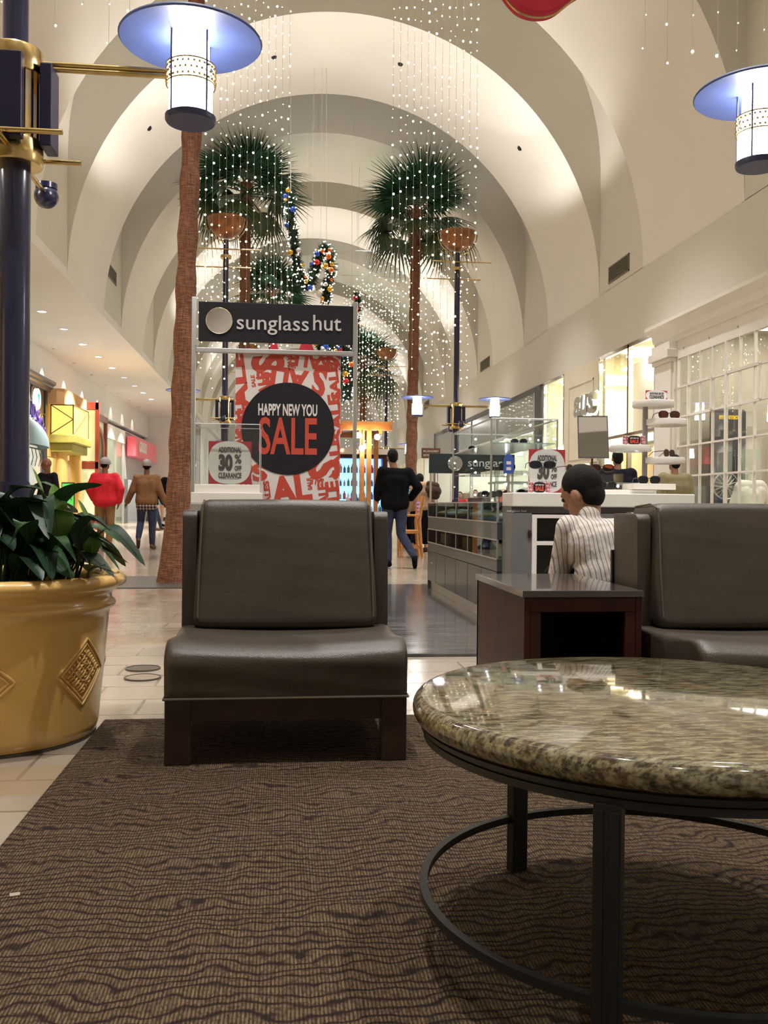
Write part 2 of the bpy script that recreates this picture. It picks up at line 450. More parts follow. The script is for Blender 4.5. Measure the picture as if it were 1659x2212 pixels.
def text(mb, s, c, w, h, bold=.02, depth=.002, ang=0., M=None, shear=0.):
    """text in the XZ plane (reads from -Y), fitted to w x h, centred on c"""
    vs, fs = text_data(s, bold, 1.)
    x0, x1 = min(v.x for v in vs), max(v.x for v in vs); y0, y1 = min(v.y for v in vs), max(v.y for v in vs)
    out = []
    ca, sa = math.cos(ang), math.sin(ang)
    for v in vs:
        u = ((v.x - x0) / (x1 - x0) - .5) * w; q = ((v.y - y0) / (y1 - y0) - .5) * h; u += q * shear
        p = Vector((u * ca - q * sa, -v.z * depth, u * sa + q * ca))
        out.append((M @ p if M else p) + Vector(c))
    mb._faces(out, fs); return mb
def arc(cx, cz, a, b, t0, t1, n): return [(cx + a * math.cos(t0 + (t1 - t0) * i / n), cz + b * math.sin(t0 + (t1 - t0) * i / n)) for i in range(n + 1)]

# ------------------------------------------------------------------ the hall
HX, HA, HB, SP = 1.2, 5.6, 5.77, 5.48
XL, XR, XS = HX - HA, HX + HA, -7.1
Y0, Y1 = -13, 72
def lightobj(name, kind, loc, power, color, **kw):
    l = bpy.data.lights.new(name, kind); l.energy = power; l.color = color
    for k, v in kw.items(): setattr(l, k, v)
    o = bpy.data.objects.new(name, l); COL.objects.link(o); o.location = loc; return o

struct(MB().b2((XS - 6, Y0, -.1), (XR + 6, Y1, 0)).build('floor', floor_mat))
rec = arc(HX, 8.1, HA, 5.6, 0, PI, 48)
outer = arc(HX, 8.1, HA + .12, 5.72, 0, PI, 48)
b = MB()
prof = [(XR, SP)] + rec + [(XL, SP)]
po = [(XR + .12, SP)] + outer + [(XL - .12, SP)]
b.prism(prof + po[::-1], 1, Y0, Y1)
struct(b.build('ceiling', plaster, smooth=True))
k = 0
for i in range(-5, 8):
    y0, y1 = 19.5 + 6.35 * i, 23.4 + 6.35 * i
    k += 1
    b = MB(); inn = arc(HX, SP, HA - .002, HB, 0, PI, 56); out = [(XR - .001, SP)] + arc(HX, 8.1, HA - .001, 5.599, 0, PI, 54) + [(XL + .001, SP)]
    # rib: soffit strip plus the two faces
    n = len(inn)
    A = [(u, y0, v) for u, v in inn]; B = [(u, y1, v) for u, v in inn]; C = [(u, y0, v) for u, v in out]; D = [(u, y1, v) for u, v in out]
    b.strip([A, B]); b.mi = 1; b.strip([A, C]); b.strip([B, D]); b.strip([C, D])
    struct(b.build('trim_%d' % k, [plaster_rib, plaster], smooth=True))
struct(MB().b2((XR, Y0, 4.15), (XR + .15, Y1, SP + .01)).build('wall_right', plaster))
struct(MB().b2((XS - .2, Y0, SP - .012), (XL + .002, Y1, SP + .19)).build('ceiling_left_soffit', plaster_white))
struct(MB().b2((XS - .2, Y0, 4.35), (XS, 50.2, SP)).build('wall_left', plaster_white))
struct(MB().b2((XS - .2, 50, 0), (-4.6, 50.3, SP)).b2((-4.9, 50, 0), (-4.6, Y1, SP)).build('wall_left_end', plaster_white))
struct(MB().b2((XS - .2, 49.97, 0), (-4.6, 50, .18)).build('baseboard_left', mat('base_dark', (.04, .04, .05), .4, vary=.1)))
struct(MB().b2((XS - 6, Y0 - .2, 0), (XR + 6, Y0, 14)).build('wall_back', mat('brown_panelling', (.5, .45, .39), .6, vary=.1)))
struct(MB().b2((XS - 6, Y1, 0), (XR + 6, Y1 + .2, 14)).build('wall_front', plaster_white))
struct(MB().b2((XS - 6.2, Y0, -.1), (XS - 6, Y1, 5)).build('wall_outer_left', store_white))
struct(MB().b2((XR + 6, Y0, -.1), (XR + 6.2, Y1, 5)).build('wall_outer_right', store_white))
struct(MB().b2((XS - 6, Y0, 4.36), (XS - .2, Y1, 4.5)).build('ceiling_shops_left', store_white))
struct(MB().b2((XR + .15, Y0, 4.17), (XR + 6, Y1, 4.3)).build('ceiling_shops_right', store_white))
# rug
tag(MB().b2((-.72, -1.2, 0), (3.3, 3.9, .012)).build('rug', rug_mat, bevel=.004), 'brown ribbed woven rug with dark wavy lines under the lounge chairs', 'rug')
# kiosk platform floor
tag(MB().b2((-.55, 5.45, 0), (3.4, 10.3, .02)).build('platform_floor', plank, bevel=.004), 'dark grey plank platform laid on the tiles under the sunglasses kiosk', 'floor platform')

# air vents
def vent(x, y0, y1, z0, z1, side, lab):
    o = thing('air_vent', lab, 'vent', (x, (y0 + y1) / 2, (z0 + z1) / 2))
    L, H = y1 - y0, z1 - z0; s = -side
    f = MB(); f.b2((0, -L / 2, -H / 2), (s * .02, -L / 2 + .03, H / 2)).b2((0, L / 2 - .03, -H / 2), (s * .02, L / 2, H / 2)).b2((0, -L / 2, H / 2 - .03), (s * .02, L / 2, H / 2)).b2((0, -L / 2, -H / 2), (s * .02, L / 2, -H / 2 + .03))
    f.build('frame', mat('vent_grey', (.20, .18, .14), .6, vary=.05), o)
    g = MB(); g.b2((0, -L / 2 + .03, -H / 2 + .03), (s * .004, L / 2 - .03, H / 2 - .03)); g.build('backing', mat('vent_dark', (.05, .045, .035), .8, vary=.05), o)
    g = MB()
    for i in range(8): z = -H / 2 + .05 + (H - .08) * i / 8; g.b2((s * .004, -L / 2 + .03, z), (s * .018, L / 2 - .03, z + .012))
    g.build('louvre', MATS['vent_grey'], o)
vent(XR, 17.75, 18.9, 5.6, 5.95, 1, 'grey wall vent highest and nearest on the right wall between two ribs')
vent(XR, 30.2, 31.6, 5.55, 5.9, 1, 'grey wall vent on the right wall just right of the far brown palm trunk')
vent(XR, 43, 44.4, 5.55, 5.9, 1, 'small grey wall vent farthest along the right wall')
vent(XL, 23.6, 25.0, 6.6, 6.95, -1, 'grey wall vent on the left wall high between two ribs')

# added spots without fixtures at every rib; floor bounce fills the hall
for i in range(-5, 8):
    for sx in (-2.0, 2.0):
        yy = 21.3 + 6.35 * i; zc_ = SP + HB * math.sqrt(1 - (sx / HA) ** 2)
        lightobj('vault_fill_spot', 'SPOT', (HX + sx, yy, zc_ - .08), P_VAULT, (1, .98, .95), spot_size=R(70), spot_blend=.6, shadow_soft_size=.08)
# small dark ceiling sensors
for i, (px, py, Y) in enumerate([(865, 138, 20.7), (592, 123, 20.7), (1123, 320, 20.2), (322, 277, 21)]):
    d = ray(px, py); t = Y / d.y
    for _ in range(40):
        p = EYE + d * t
        q = ((p.x - HX) / HA) ** 2 + ((max(p.z, SP) - SP) / HB) ** 2
        t *= 1 + (1 - q) * .2
    p = EYE + d * t
    nrm = Vector(((HX - p.x) / HA ** 2, 0, -(p.z - SP) / HB ** 2)).normalized()
    tag(MB().cyl((0, 0, 0), nrm * .04, .07, .05).build('ceiling_sensor', blackplastic, loc=p - nrm * .005),
        ['small dark ceiling sensor on the rib above the right palm', 'small dark ceiling sensor on the rib above the left palm', 'small dark sensor on the right flank of a rib', 'small dark sensor on the left flank of a rib by the near palm trunk'][i], 'sensor')

# soffit downlights
dl_glow = mat('downlight_glow', (1, 1, 1), .5, emit=(1, .93, .86), es=14, sample=False)
dl_cool = mat('downlight_cool', (.5, .5, .8), .5, emit=(.62, .58, 1), es=2.6, sample=False)
dl_trim = mat('downlight_trim', (.8, .78, .74), .4, vary=.03)
first = None
def downlight(x, y, cool, lab, z=SP):
    o = thing('downlight', lab, 'ceiling light', (x, y, z - .012), 0, 'recessed downlights in the left soffit')
    MB().lathe([(.10, 0), (.12, -.004), (.13, -.012), (.11, -.015), (.10, -.012)], n=24, cap0=False, cap1=False).build('trim_ring', dl_trim, o, smooth=True)
    MB().cyl((0, 0, -.004), (0, 0, -.001), .102, n=24).build('lamp_face', dl_cool if cool else dl_glow, o)
    return o
ys = [(112, 672), (157, 710), (196, 743), (229, 770), (259, 794), (282, 815), (306, 833), (324, 848), (341, 862)]
for i, (px, py) in enumerate(ys):
    p = floor_at(px, py, SP)
    cool = i in (1, 5, 6)
    downlight(-5.75, p.y, cool, 'bluish recessed downlight in the left soffit' if cool else 'bright white recessed downlight in the left soffit')
    if not cool: 
        l = lightobj('downlight_lamp', 'SPOT', (-5.75, p.y, SP - .03), P_DOWN, (1, .92, .82), spot_size=R(85), spot_blend=.5, shadow_soft_size=.08)
for yy in (2, 8, 13): lightobj('downlight_lamp', 'SPOT', (-5.75, yy, SP - .03), P_DOWN, (1, .92, .82), spot_size=R(85), spot_blend=.5, shadow_soft_size=.08)
for i in range(8):   # wall washing spots that draw the scallops over the shops
    y = 25.6 + 2.75 * i
    o = thing('wall_washer', 'small ceiling spotlight in the soffit close to the wall above the left shops', 'ceiling light', (XS + .32, y, SP - .012), 0, 'wall washing spots over the left shops')
    MB().cyl((0, 0, -.05), (0, 0, 0), .045, n=16).build('housing', dl_trim, o, smooth=True)
    lightobj('washer_lamp', 'SPOT', (XS + .32, y, SP - .09), 20, (1, .88, .78), spot_size=R(62), spot_blend=.08, shadow_soft_size=.02)

# floor plates
for i, (px, py) in enumerate([(309, 1445), (308, 1465)]):
    p = floor_at(px, py)
    o = thing('floor_plate', ['round dark metal floor plate, farther of the two beside the chair', 'round stone floor plate, nearer of the two beside the chair'][i], 'floor cover', (p.x, p.y, 0))
    MB().cyl((0, 0, 0), (0, 0, .006), .085, n=32).build('plate', mat('plate%d' % i, [(.10, .085, .07), (.30, .24, .18)][i], .35, .3, vary=.2, vscale=20), o)
    MB().lathe([(.085, 0), (.094, 0), (.094, .008), (.085, .008)], n=32, cap0=False, cap1=False).build('rim', mat('plate_rim', (.12, .10, .08), .4, .5, vary=.1), o)
# dark stone mat at the foot of the near palm
tag(MB().b2((-1.95, 10.0, 0), (-1.02, 11.6, .01)).build('tree_grate', mat('grate', (.07, .065, .06), .35, vary=.2), bevel=.003), 'dark flat mat around the foot of the near palm trunk', 'mat')

# ------------------------------------------------------------------ lamp posts
def lantern(parent, x, z=3.03):
    """lantern centred at local x; built on the arm height z"""
    g = MB().lathe([(.098, z - .20), (.108, z - .17), (.108, z - .03), (.095, z + .0), (.090, z + .17)], (x, 0, 0), n=24)
    g.build('lamp_glass', lamp_glass, parent, smooth=True)
    d = MB().lathe([(.02, z + .195), (.10, z + .19), (.345, z + .165), (.352, z + .172), (.345, z + .182), (.10, z + .21), (.02, z + .23)], (x, 0, 0), n=48)
    sh = d.build('lamp_shade', blue_disc, parent, smooth=True)
    MB().lathe([(.118, z - .235), (.125, z - .225), (.125, z - .205), (.112, z - .195)], (x, 0, 0), n=32).build('lamp_base', mat('lamp_base_blue', (.05, .06, .14), .35, .3, vary=.08), parent, smooth=True)
    b = MB()
    for i in range(28):
        for j in range(3):
            a = 2 * PI * (i + .5 * (j % 2)) / 28
            b.ball((x + .118 * math.cos(a), .118 * math.sin(a), z - .035 + j * .03), .0085, 6, 4)
    for zz in (z - .052, z + .042): b.lathe([(.114, zz - .004), (.122, zz - .004), (.122, zz + .004), (.114, zz + .004), (.114, zz - .004)], (x, 0, 0), n=32, cap0=False, cap1=False)
    b.build('perforated_band', brass, parent, smooth=True)
    b = MB()
    for i in range(4):
        a = PI / 4 + PI / 2 * i; b.cyl((x + .12 * math.cos(a), .12 * math.sin(a), z - .22), (x + .12 * math.cos(a), .12 * math.sin(a), z + .19), .005, n=8)
    b.build('lamp_rod', blue_metal, parent, smooth=True)

def lamp_post(lab, x, y, bowl=True):
    o = thing('lamp_post', lab, 'street lamp', (x, y, 0), 0, 'blue and brass lamp posts along the mall')
    MB().lathe([(.20, 0), (.20, .05), (.12, .12), (.09, .2), (.09, .95), (.075, 1.0)], n=24).build('base', navy_box, o, smooth=True)
    MB().lathe([(.073, .9), (.073, 2.66), (.062, 2.7), (.062, 3.05), (.060, 3.1), (.058, 5.8), (.05, 6.3)], n=24).build('pole', blue_metal, o, smooth=True)
    for z, nm in ((2.60, 'collar'), (3.04, 'collar')):
        MB().lathe([(.075, z - .06), (.125, z - .06), (.13, z - .05), (.13, z + .05), (.125, z + .06), (.06, z + .06)], n=32).build(nm, brass, o, smooth=True)
    for a in range(4):
        M = Euler((0, 0, a * PI / 2)).to_matrix()
        c = M @ Vector((0, -.16, 2.82)); MB().box(c, (.155, .055, .40), M).build('blue_box', navy_box, o, bevel=.006)
        M2 = Euler((0, 0, a * PI / 2 + PI / 4)).to_matrix()
        c = M2 @ Vector((0, -.11, 2.82)); MB().box(c, (.03, .012, .40), M2).build('brass_strip', brass, o)
    for s in (-1, 1):
        b = MB().cyl((s * .12, 0, 3.045), (s * .73, 0, 3.045), .013, n=12).cyl((s * .12, 0, 3.02), (s * .73, 0, 3.02), .013, n=12)
        b.build('arm', brass, o, smooth=True)
        lantern(o, s * .84)
        MB().cyl((-.27, s * .2, 2.64), (.27, s * .2, 2.64), .013, n=12).build('crossbar', brass, o, smooth=True)
        MB().cyl((0, s * .1, 2.60), (0, s * .56, 2.60), .013, n=12).build('ball_arm', brass, o, smooth=True)
        bl = MB().ball((0, s * .60, 2.59), .066, 20, 14).build('ball', blue_metal, o, smooth='all')
        MB().cyl((0, s * .60, 2.63), (0, s * .60, 2.66), .058, n=20).build('ball_cap', blue_metal, bl, smooth=True)
    # bowl uplight
    n = 12
    prof = [(.38 * math.cos(PI / 2 * (1 - i / n)), 6.72 - .39 * math.sin(PI / 2 * (1 - i / n))) for i in range(n + 1)]
    prof[0] = (.01, prof[0][1])
    inn = [(r * .96, z + .012) for r, z in prof[::-1]]
    MB().lathe(prof + [(.39, 6.73)] + inn, n=36, cap0=True, cap1=True).build('bowl', bronze, o, smooth=True)
    b = MB(); pts = [(.42 * math.cos(t), 0, 6.70 - .43 * math.sin(t)) for t in [PI * i / 20 for i in range(21)]]
    b.tube(pts, .014, 8); b.build('yoke', brass, o, smooth=True)
    MB().cyl((0, 0, 6.02), (0, 0, 6.30), .05, .035, n=16).build('neck', brass, o, smooth=True)
    MB().lathe([(.05, 5.9), (.11, 5.92), (.11, 5.98), (.05, 6.0)], n=24).build('upper_collar', brass, o, smooth=True)
    MB().cyl((-.55, -.08, 6.09), (.72, -.08, 6.09), .014, n=10).build('upper_crossbar', brass, o, smooth=True)
    MB().cyl((-.72, .08, 5.76), (.52, .08, 5.76), .014, n=10).build('upper_crossbar', brass, o, smooth=True)
    MB().cyl((0, -.1, 5.76), (0, .1, 6.09), .012, n=10).build('upper_link', brass, o, smooth=True)
    pw = P_UP * (2.2 if y < 6 else 1.)
    u = lightobj('uplight', 'SPOT', (x, y, 6.62), pw * .22, WARM, shadow_soft_size=.06, spot_size=R(76), spot_blend=.12); u.rotation_euler = (PI, 0, 0)
    u = lightobj('uplight_spill', 'SPOT', (x, y, 6.64), pw * .95, WARM, shadow_soft_size=.06, spot_size=R(150), spot_blend=.35); u.rotation_euler = (PI, 0, 0)
    return o
lp = at(60, 500, 4.7)
lamp_post('blue lamp post with brass collars nearest at left behind the potted plant', -1.31, 4.7)
q = at(1641, 170, 4.9)
lamp_post('nearest right hand lamp post whose lantern is cut off at the right edge', q.x + .84, 4.9)
q = at(487, 700, 19.2); lamp_post('blue lamp post seen through the left side of the big sale sign frame', q.x, 19.2)
q = at(987, 700, 19.5); lamp_post('blue lamp post with two lit lanterns above the right kiosk', q.x, 19.5)
q = at(537, 750, 34.4); lamp_post('distant left lamp post behind the sale poster', q.x, 34.4)
q = at(835, 760, 34.4); lamp_post('distant lamp post with bronze bowl left of the right palm trunk', q.x, 34.4)
q = at(787, 860, 49.3); lamp_post('farthest lamp post at the right end of the sale poster', q.x, 49.3)
lamp_post('farthest lamp post on the left side, beyond the sale poster', -1.2, 49.3)
for x_, y_ in ((-1.3, -9), (3.5, -9)):  # unseen lamps added behind the camera for front light, no posts built
    u = lightobj('uplight', 'SPOT', (x_, y_, 6.64), P_UP * .5, WARM, shadow_soft_size=.06, spot_size=R(112), spot_blend=.3); u.rotation_euler = (PI, 0, 0)
lightobj('uplight', 'POINT', (1.2, 63, 6.66), P_UP * .6, WARM, shadow_soft_size=.1)

# ------------------------------------------------------------------ palms
def fan_mesh(nl=26, L=.95, seed=1, fold=.1, droop=.25, pl=.8):
    rd = random.Random(seed); b = MB()
    for i in range(nl):
        a = R(-105 + 210 * i / (nl - 1)); l = L * (.62 + .38 * math.cos(a * .75)) * rd.uniform(.9, 1.05)
        d = Vector((math.sin(a), math.cos(a), 0)); s = Vector((d.y, -d.x, 0))
        rows = []
        for t, wd in ((.0, .012), (.25, .032), (.5, .034), (.75, .016), (1, .002)):
            p = Vector((0, pl, 0)) + d * l * t; p.z = -droop * l * (t ** 2.2) * (1 + .6 * abs(math.sin(a))) + (.015 if i % 2 else -.015) * t
            z2 = Vector((0, 0, fold * wd * 3))
            rows.append([p - s * wd, p + z2, p + s * wd])
        b.strip(rows)
    b.mi = 1; b.tube([(0, 0, 0), (0, pl * .5, .03), (0, pl, 0)], .014, 5, radii=[.022, .014, .008])
    return b
fan_a = fan_mesh(28, 1.0, 1, droop=.3, pl=.8).build('frond', [frondmat, petiole_mat])
fan_b = fan_mesh(24, .95, 2, droop=.6, pl=.95).build('frond', [fronddry, petiole_mat])
fan_c = fan_mesh(30, 1.15, 3, droop=.15, pl=.45).build('frond', [frondmat, petiole_mat])
FANS = [fan_a.data, fan_b.data, fan_c.data]
for f in (fan_a, fan_b, fan_c): bpy.data.objects.remove(f)
def palm(lab, x, y, h, lean=(0, 0), r=.15, flare=.22, seed=1, nf=34, S=1.0, rough=False):
    rd = random.Random(seed)
    o = thing('palm_tree', lab, 'palm tree', (x, y, 0), 0, 'palm trees standing in the mall')
    b = MB(); pts = []; rr = []
    N = 60
    for i in range(N + 1):
        t = i / N; pts.append((lean[0] * t, lean[1] * t, h * t))
        e = r * (1 - .18 * t) + flare * math.exp(-t * h / .55) * .55 + (.012 * math.sin(i * 1.7 + seed) if i > 3 else 0)
        if t > .86: e *= 1.12 + .1 * (i % 2)
        rr.append(e)
    b.tube(pts, r, 20, radii=rr); b.build('trunk', bark, o, smooth=True)
    if rough:
        b = MB()
        for i in range(46):
            a = rd.uniform(0, 2 * PI); t = rd.uniform(.80, .99); c = Vector((lean[0] * t, lean[1] * t, h * t)); d = Vector((math.cos(a), math.sin(a), .5)).normalized()
            b.cyl(c + d * r * .6, c + d * (r * 1.55), .035, .012, n=5)
        b.build('leaf_stubs', bark, o)
    top = Vector((lean[0], lean[1], h - .05))
    ga = 2.39996
    for i in range(nf):
        t = i / (nf - 1)
        el = R(80 - 112 * t ** .9 + rd.uniform(-9, 9)); az = i * ga + rd.uniform(-.2, .2)
        md = FANS[2] if t < .35 else (FANS[0] if t < .8 else FANS[1])
        f = bpy.data.objects.new('frond', md); COL.objects.link(f); f.parent = o
        s_ = S * rd.uniform(.88, 1.08)
        f.matrix_local = Matrix.Translation(top - Vector((0, 0, .35 * t))) @ Euler((0, 0, az)).to_matrix().to_4x4() @ Euler((el, rd.uniform(-.5, .5), 0)).to_matrix().to_4x4() @ Matrix.Scale(s_, 4)
    return o
q = floor_at(378, 1258)
palm('tall palm whose bare trunk rises beside the sunglass sign', q.x, q.y, 9.5, (.28, 0), r=.118, flare=.17, seed=3)
q = at(527, 900, 26); palm('green fan palm at left behind the strings of lights', q.x, 26, 9.8, (.0, 0), r=.17, seed=5, S=1.08, rough=True)
q = at(887, 900, 25.9); palm('green fan palm at right behind the strings of lights', q.x, 25.9, 9.3, (.12, 0), r=.165, seed=8, S=1.08, rough=True)
q = at(588, 700, 38); palm('smaller distant palm between the left palm and the garland', q.x, 38, 9.6, seed=11, r=.16, S=1.1, nf=34)
q = at(785, 800, 41); palm('distant palm behind the sale poster at its right side', q.x, 41, 7.4, seed=13, r=.16, S=1.15, nf=34)

# ------------------------------------------------------------------ strings of lights
bm_ = MB().ball((0, 0, 0), .0135, 8, 6); bo = bm_.build('bulb', bulb_mat, smooth='all'); BULB = bo.data; bpy.data.objects.remove(bo)
def light_string(x, y, z0, z1, lab, group, sp=.185, parts=True, seed=0, big=1.0, r=.0028):
    rd = random.Random(seed)
    if parts:
        o = thing('light_string', lab, 'string lights', (x, y, z0), 0, group)
        MB().cyl((0, 0, 0), (0, 0, z1 - z0), r, n=4).build('wire', wire_mat, o)
        z = .02
        while z < min(z1 - z0 - .2, 8.5):
            bb = bpy.data.objects.new('bulb', BULB); COL.objects.link(bb); bb.parent = o
            bb.location = (rd.uniform(-.02, .02), rd.uniform(-.02, .02), z); s = rd.choice((.5, .55, .6, .9, 1.25)) * big; bb.scale = (s, s, s)
            z += sp * rd.uniform(.75, 1.3)
    else:
        b = MB(); b.cyl((0, 0, 0), (0, 0, z1 - z0 + .012), r, n=3); b.mi = 1; z = .02
        while z < z1 - z0 - .3:
            b.ball((rd.uniform(-.03, .03), rd.uniform(-.02, .02), z), .0155 * rd.choice((.6, .8, 1, 1.5)) * big, 6, 4); z += sp * rd.uniform(.6, 1.4)
        o = b.build('light_string', [wire_mat, bulb_mat], loc=(x, y, z0)); tag(o, lab, 'string lights', group)
    return o
def rail(x0, x1, y, z, lab):
    top = 11.1 if abs((x0 + x1) / 2 - HX) < 2 else z + .3
    o = thing('light_rail', lab, 'rail', ((x0 + x1) / 2, y, z))
    h = (x1 - x0) / 2
    MB().cyl((-h, 0, 0), (h, 0, 0), .012, n=8).build('bar', alu, o)
    for s in (-1, 0, 1):
        X = s * h * .95 + (x0 + x1) / 2
        q_ = max(0, 1 - ((X - HX) / HA) ** 2); zc = SP + HB * math.sqrt(q_)
        if not rib_at(y): zc = 8.1 + 5.6 * math.sqrt(q_)
        MB().cyl((s * h * .95, 0, 0), (s * h * .95, 0, zc - z + .01), .004, n=5).build('hanger', alu, o)
def rib_at(y):
    t = (y - 19.5) % 6.35; return t <= 3.9
n = 0
for i in range(14):
    px = 428 + 14.9 * i; q = at(px, 600, 15.0); zb = at(px, random.uniform(730, 900), 15).z
    light_string(q.x, 15.0, zb, 10.2, 'string of small warm lights in the left near curtain', 'left near curtain of light strings', seed=i)
for i in range(13):
    px = 846 + 15.1 * i; q = at(px, 600, 15.0); zb = at(px, random.uniform(690, 805), 15).z
    light_string(q.x, 15.0, zb, 10.2, 'string of small warm lights in the right near curtain', 'right near curtain of light strings', seed=50 + i)
rail(at(424, 600, 15).x, at(626, 600, 15).x, 15, 10.2, 'thin bar carrying the left near curtain of lights')
rail(at(842, 600, 15).x, at(1032, 600, 15).x, 15, 10.2, 'thin bar carrying the right near curtain of lights')
for i in range(18):
    px = 436 + 11.5 * i; q = at(px, 600, 29.5); light_string(q.x, 29.5, at(px, random.uniform(690, 820), 29.5).z, 9.4, 'distant string of lights behind the left palm', 'far left curtain of light strings', .24, False, 100 + i, 1.25, .004)
for i in range(20):
    px = 772 + 12.5 * i; q = at(px, 600, 28.0); lo = random.uniform(740, 900); light_string(q.x, 28.0, at(px, lo, 28).z, 8.6, 'distant string of lights behind the right palm', 'far right curtain of light strings', .26, False, 200 + i, 1.15, .003)
for i in range(18):
    px = 742 + 7.0 * i; q = at(px, 700, 37.5); light_string(q.x, 37.5, at(px, random.uniform(900, 1000), 37.5).z, 10.2, 'far string of lights just right of the sale poster', 'farthest curtain of light strings', .2, False, 300 + i, 1.1, .004)
for X0, X1, y, z, l in ((at(430, 600, 29.5).x, at(640, 600, 29.5).x, 29.5, 9.4, 'bar carrying the far left curtain of lights'), (at(768, 600, 28).x, at(1015, 600, 28).x, 28, 8.6, 'bar carrying the far right curtain of lights'), (at(738, 600, 37.5).x, at(868, 600, 37.5).x, 37.5, 10.2, 'bar carrying the farthest curtain of lights')):
    rail(X0, X1, y, min(z, 10.2), l)
# short icicle strings near the top corners
ic = [(6, 10), (45, 18), (118, 62), (180, 15), (235, 98), (280, 26), (352, 26), (398, 32)], [(1393, 108), (1441, 140), (1495, 118), (1550, 125), (1592, 112), (1650, 70)]
for s, arr in enumerate(ic):
    for i, (px, py) in enumerate(arr):
        q = at(px, py, 8.6)
        light_string(q.x, 8.6, q.z, 9.0 if s == 0 else 8.4, ['short hanging light string in the upper left corner', 'short hanging light string in the upper right corner'][s], ['upper left icicle lights', 'upper right icicle lights'][s], .33, True, 400 + i + 20 * s, .85, .0022)
        c = MB().cyl((0, 0, -.01), (0, 0, -.09), .009, .004, n=6)
rail(at(0, 0, 8.6).x - .3, at(400, 0, 8.6).x + .1, 8.6, 9.0, 'bar carrying the icicle lights at upper left')
rail(at(1390, 0, 8.6).x - .1, at(1659, 0, 8.6).x + .3, 8.6, 8.4, 'bar carrying the icicle lights at upper right')

# ------------------------------------------------------------------ garlands
def catmull(P, n=10):
    P = [Vector(p) for p in P]; out = []
    for i in range(len(P) - 1):
        a, b_, c, d = P[max(i - 1, 0)], P[i], P[i + 1], P[min(i + 2, len(P) - 1)]
        for k in range(n):
            t = k / n
            out.append(.5 * ((2 * b_) + (-a + c) * t + (2 * a - 5 * b_ + 4 * c - d) * t * t + (-a + 3 * b_ - 3 * c + d) * t ** 3))
    out.append(P[-1]); return out
def garland(lab, pix, Y, rad, seed, norn, hang=None):
    rd = random.Random(seed)
    P = catmull([at(x, y, Y) for x, y in pix], 8); c0 = P[0].copy(); P = [p - c0 for p in P]
    o = thing('garland', lab, 'christmas garland', c0)
    b = MB()
    for i in range(len(P) * 34):
        k = rd.randrange(len(P) - 1); p = P[k].lerp(P[k + 1], rd.random())
        d = Vector((rd.gauss(0, 1), rd.gauss(0, 1), rd.gauss(0, 1))).normalized()
        e = d.orthogonal().normalized() * .018; L = rad * rd.uniform(.6, 1.15)
        b._faces([p, p + d * L * .6 + e, p + d * L, p + d * L * .6 - e], [(0, 1, 2, 3)])
    f = b.build('foliage', mat('pine_needles', (.012, .035, .018), .7, vary=.3, vscale=8), o); f['kind'] = 'stuff'
    MB().tube(P, rad * .35, 6).build('core', MATS['pine_needles'], o)
    for i in range(norn):
        k = rd.randrange(len(P)); a = rd.uniform(0, 2 * PI); d = Vector((math.cos(a), -.7, math.sin(a))).normalized()
        MB().ball(P[k] + d * rad * .85, rd.choice((.045, .06, .075)) * (Y / 22), 12, 8).build('ornament', rd.choice(orn), o, smooth='all')
    for i in range(len(P) * 2):
        k = rd.randrange(len(P)); a = rd.uniform(0, 2 * PI); d = Vector((math.cos(a), -.9, math.sin(a))).normalized()
        bb = bpy.data.objects.new('bulb', BULB); COL.objects.link(bb); bb.parent = o; bb.location = P[k] + d * rad; bb.scale = (1.1,) * 3
    if hang:
        for (hx, hy, ty) in hang:
            p = at(hx, hy, Y) - c0; t = at(hx, ty, Y) - c0; MB().cyl(p, t, .006, n=4).build('hanging_wire', wire_mat, o)
    return o
garland('ornament covered green garland hanging in a swag between the palms', [(628, 425), (626, 465), (634, 510), (639, 560), (648, 598), (668, 618), (680, 580), (698, 540), (712, 548), (714, 590), (706, 622), (704, 648)], 22, .19, 1, 30, [(705, 525, 60), (628, 425, 60)])
garland('garland with red and gold balls seen under the sunglass sign', [(690, 742), (712, 750), (740, 752), (757, 790), (752, 830), (748, 860)], 24, .2, 2, 18, [(760, 742, 250)])
garland('small dark garland end hanging just right of the sunglass sign', [(771, 636), (774, 660), (772, 688), (768, 720)], 30, .16, 3, 8, [(772, 636, 350)])
for i, (px, py, rr) in enumerate([(674, 626, .17), (692, 634, .17)]):
    p = at(px, py, 22); o = thing('ornament_ball', ['large white bauble hanging at the left foot of the garland', 'large white bauble hanging at the right foot of the garland'][i], 'bauble', p)
    MB().ball((0, 0, 0), .098, 20, 14).build('globe', mat('bauble_white', (.75, .72, .68), .25, vary=.03), o, smooth='all'); MB().cyl((0, 0, .09), (0, 0, .12), .02, n=10).build('cap', brass, o); MB().cyl((0, 0, .11), (0, 0, at(px, 60, 22).z - p.z), .004, n=4).build('hanging_wire', wire_mat, o)
for i, (px, py, wpx) in enumerate([(662, 736, 36), (592, 738, 22)]):
    p = at(px, py, 24); s = wpx / 2000 * 24
    o = thing('ribbon_bow', ['dark red ribbon hanging under the middle of the sunglass sign', 'dark red ribbon hanging left of centre under the sunglass sign'][i], 'ribbon', p)
    MB().prism([(-s * .15, .12), (s * .15, .12), (s * .5, -.3), (s * .3, -.36), (0, -.28), (-s * .3, -.36), (-s * .5, -.3)], 1, -.03, .03).build('ribbon_tail', mat('ribbon_red', (.42, .012, .03), .6, vary=.1), o, bevel=.01)
    MB().ball((0, 0, .13), .06, 12, 8).build('knot', MATS['ribbon_red'], o, smooth='all')
    MB().cyl((0, 0, .15), (0, 0, at(px, 120, 24).z - p.z), .004, n=4).build('hanging_wire', wire_mat, o)
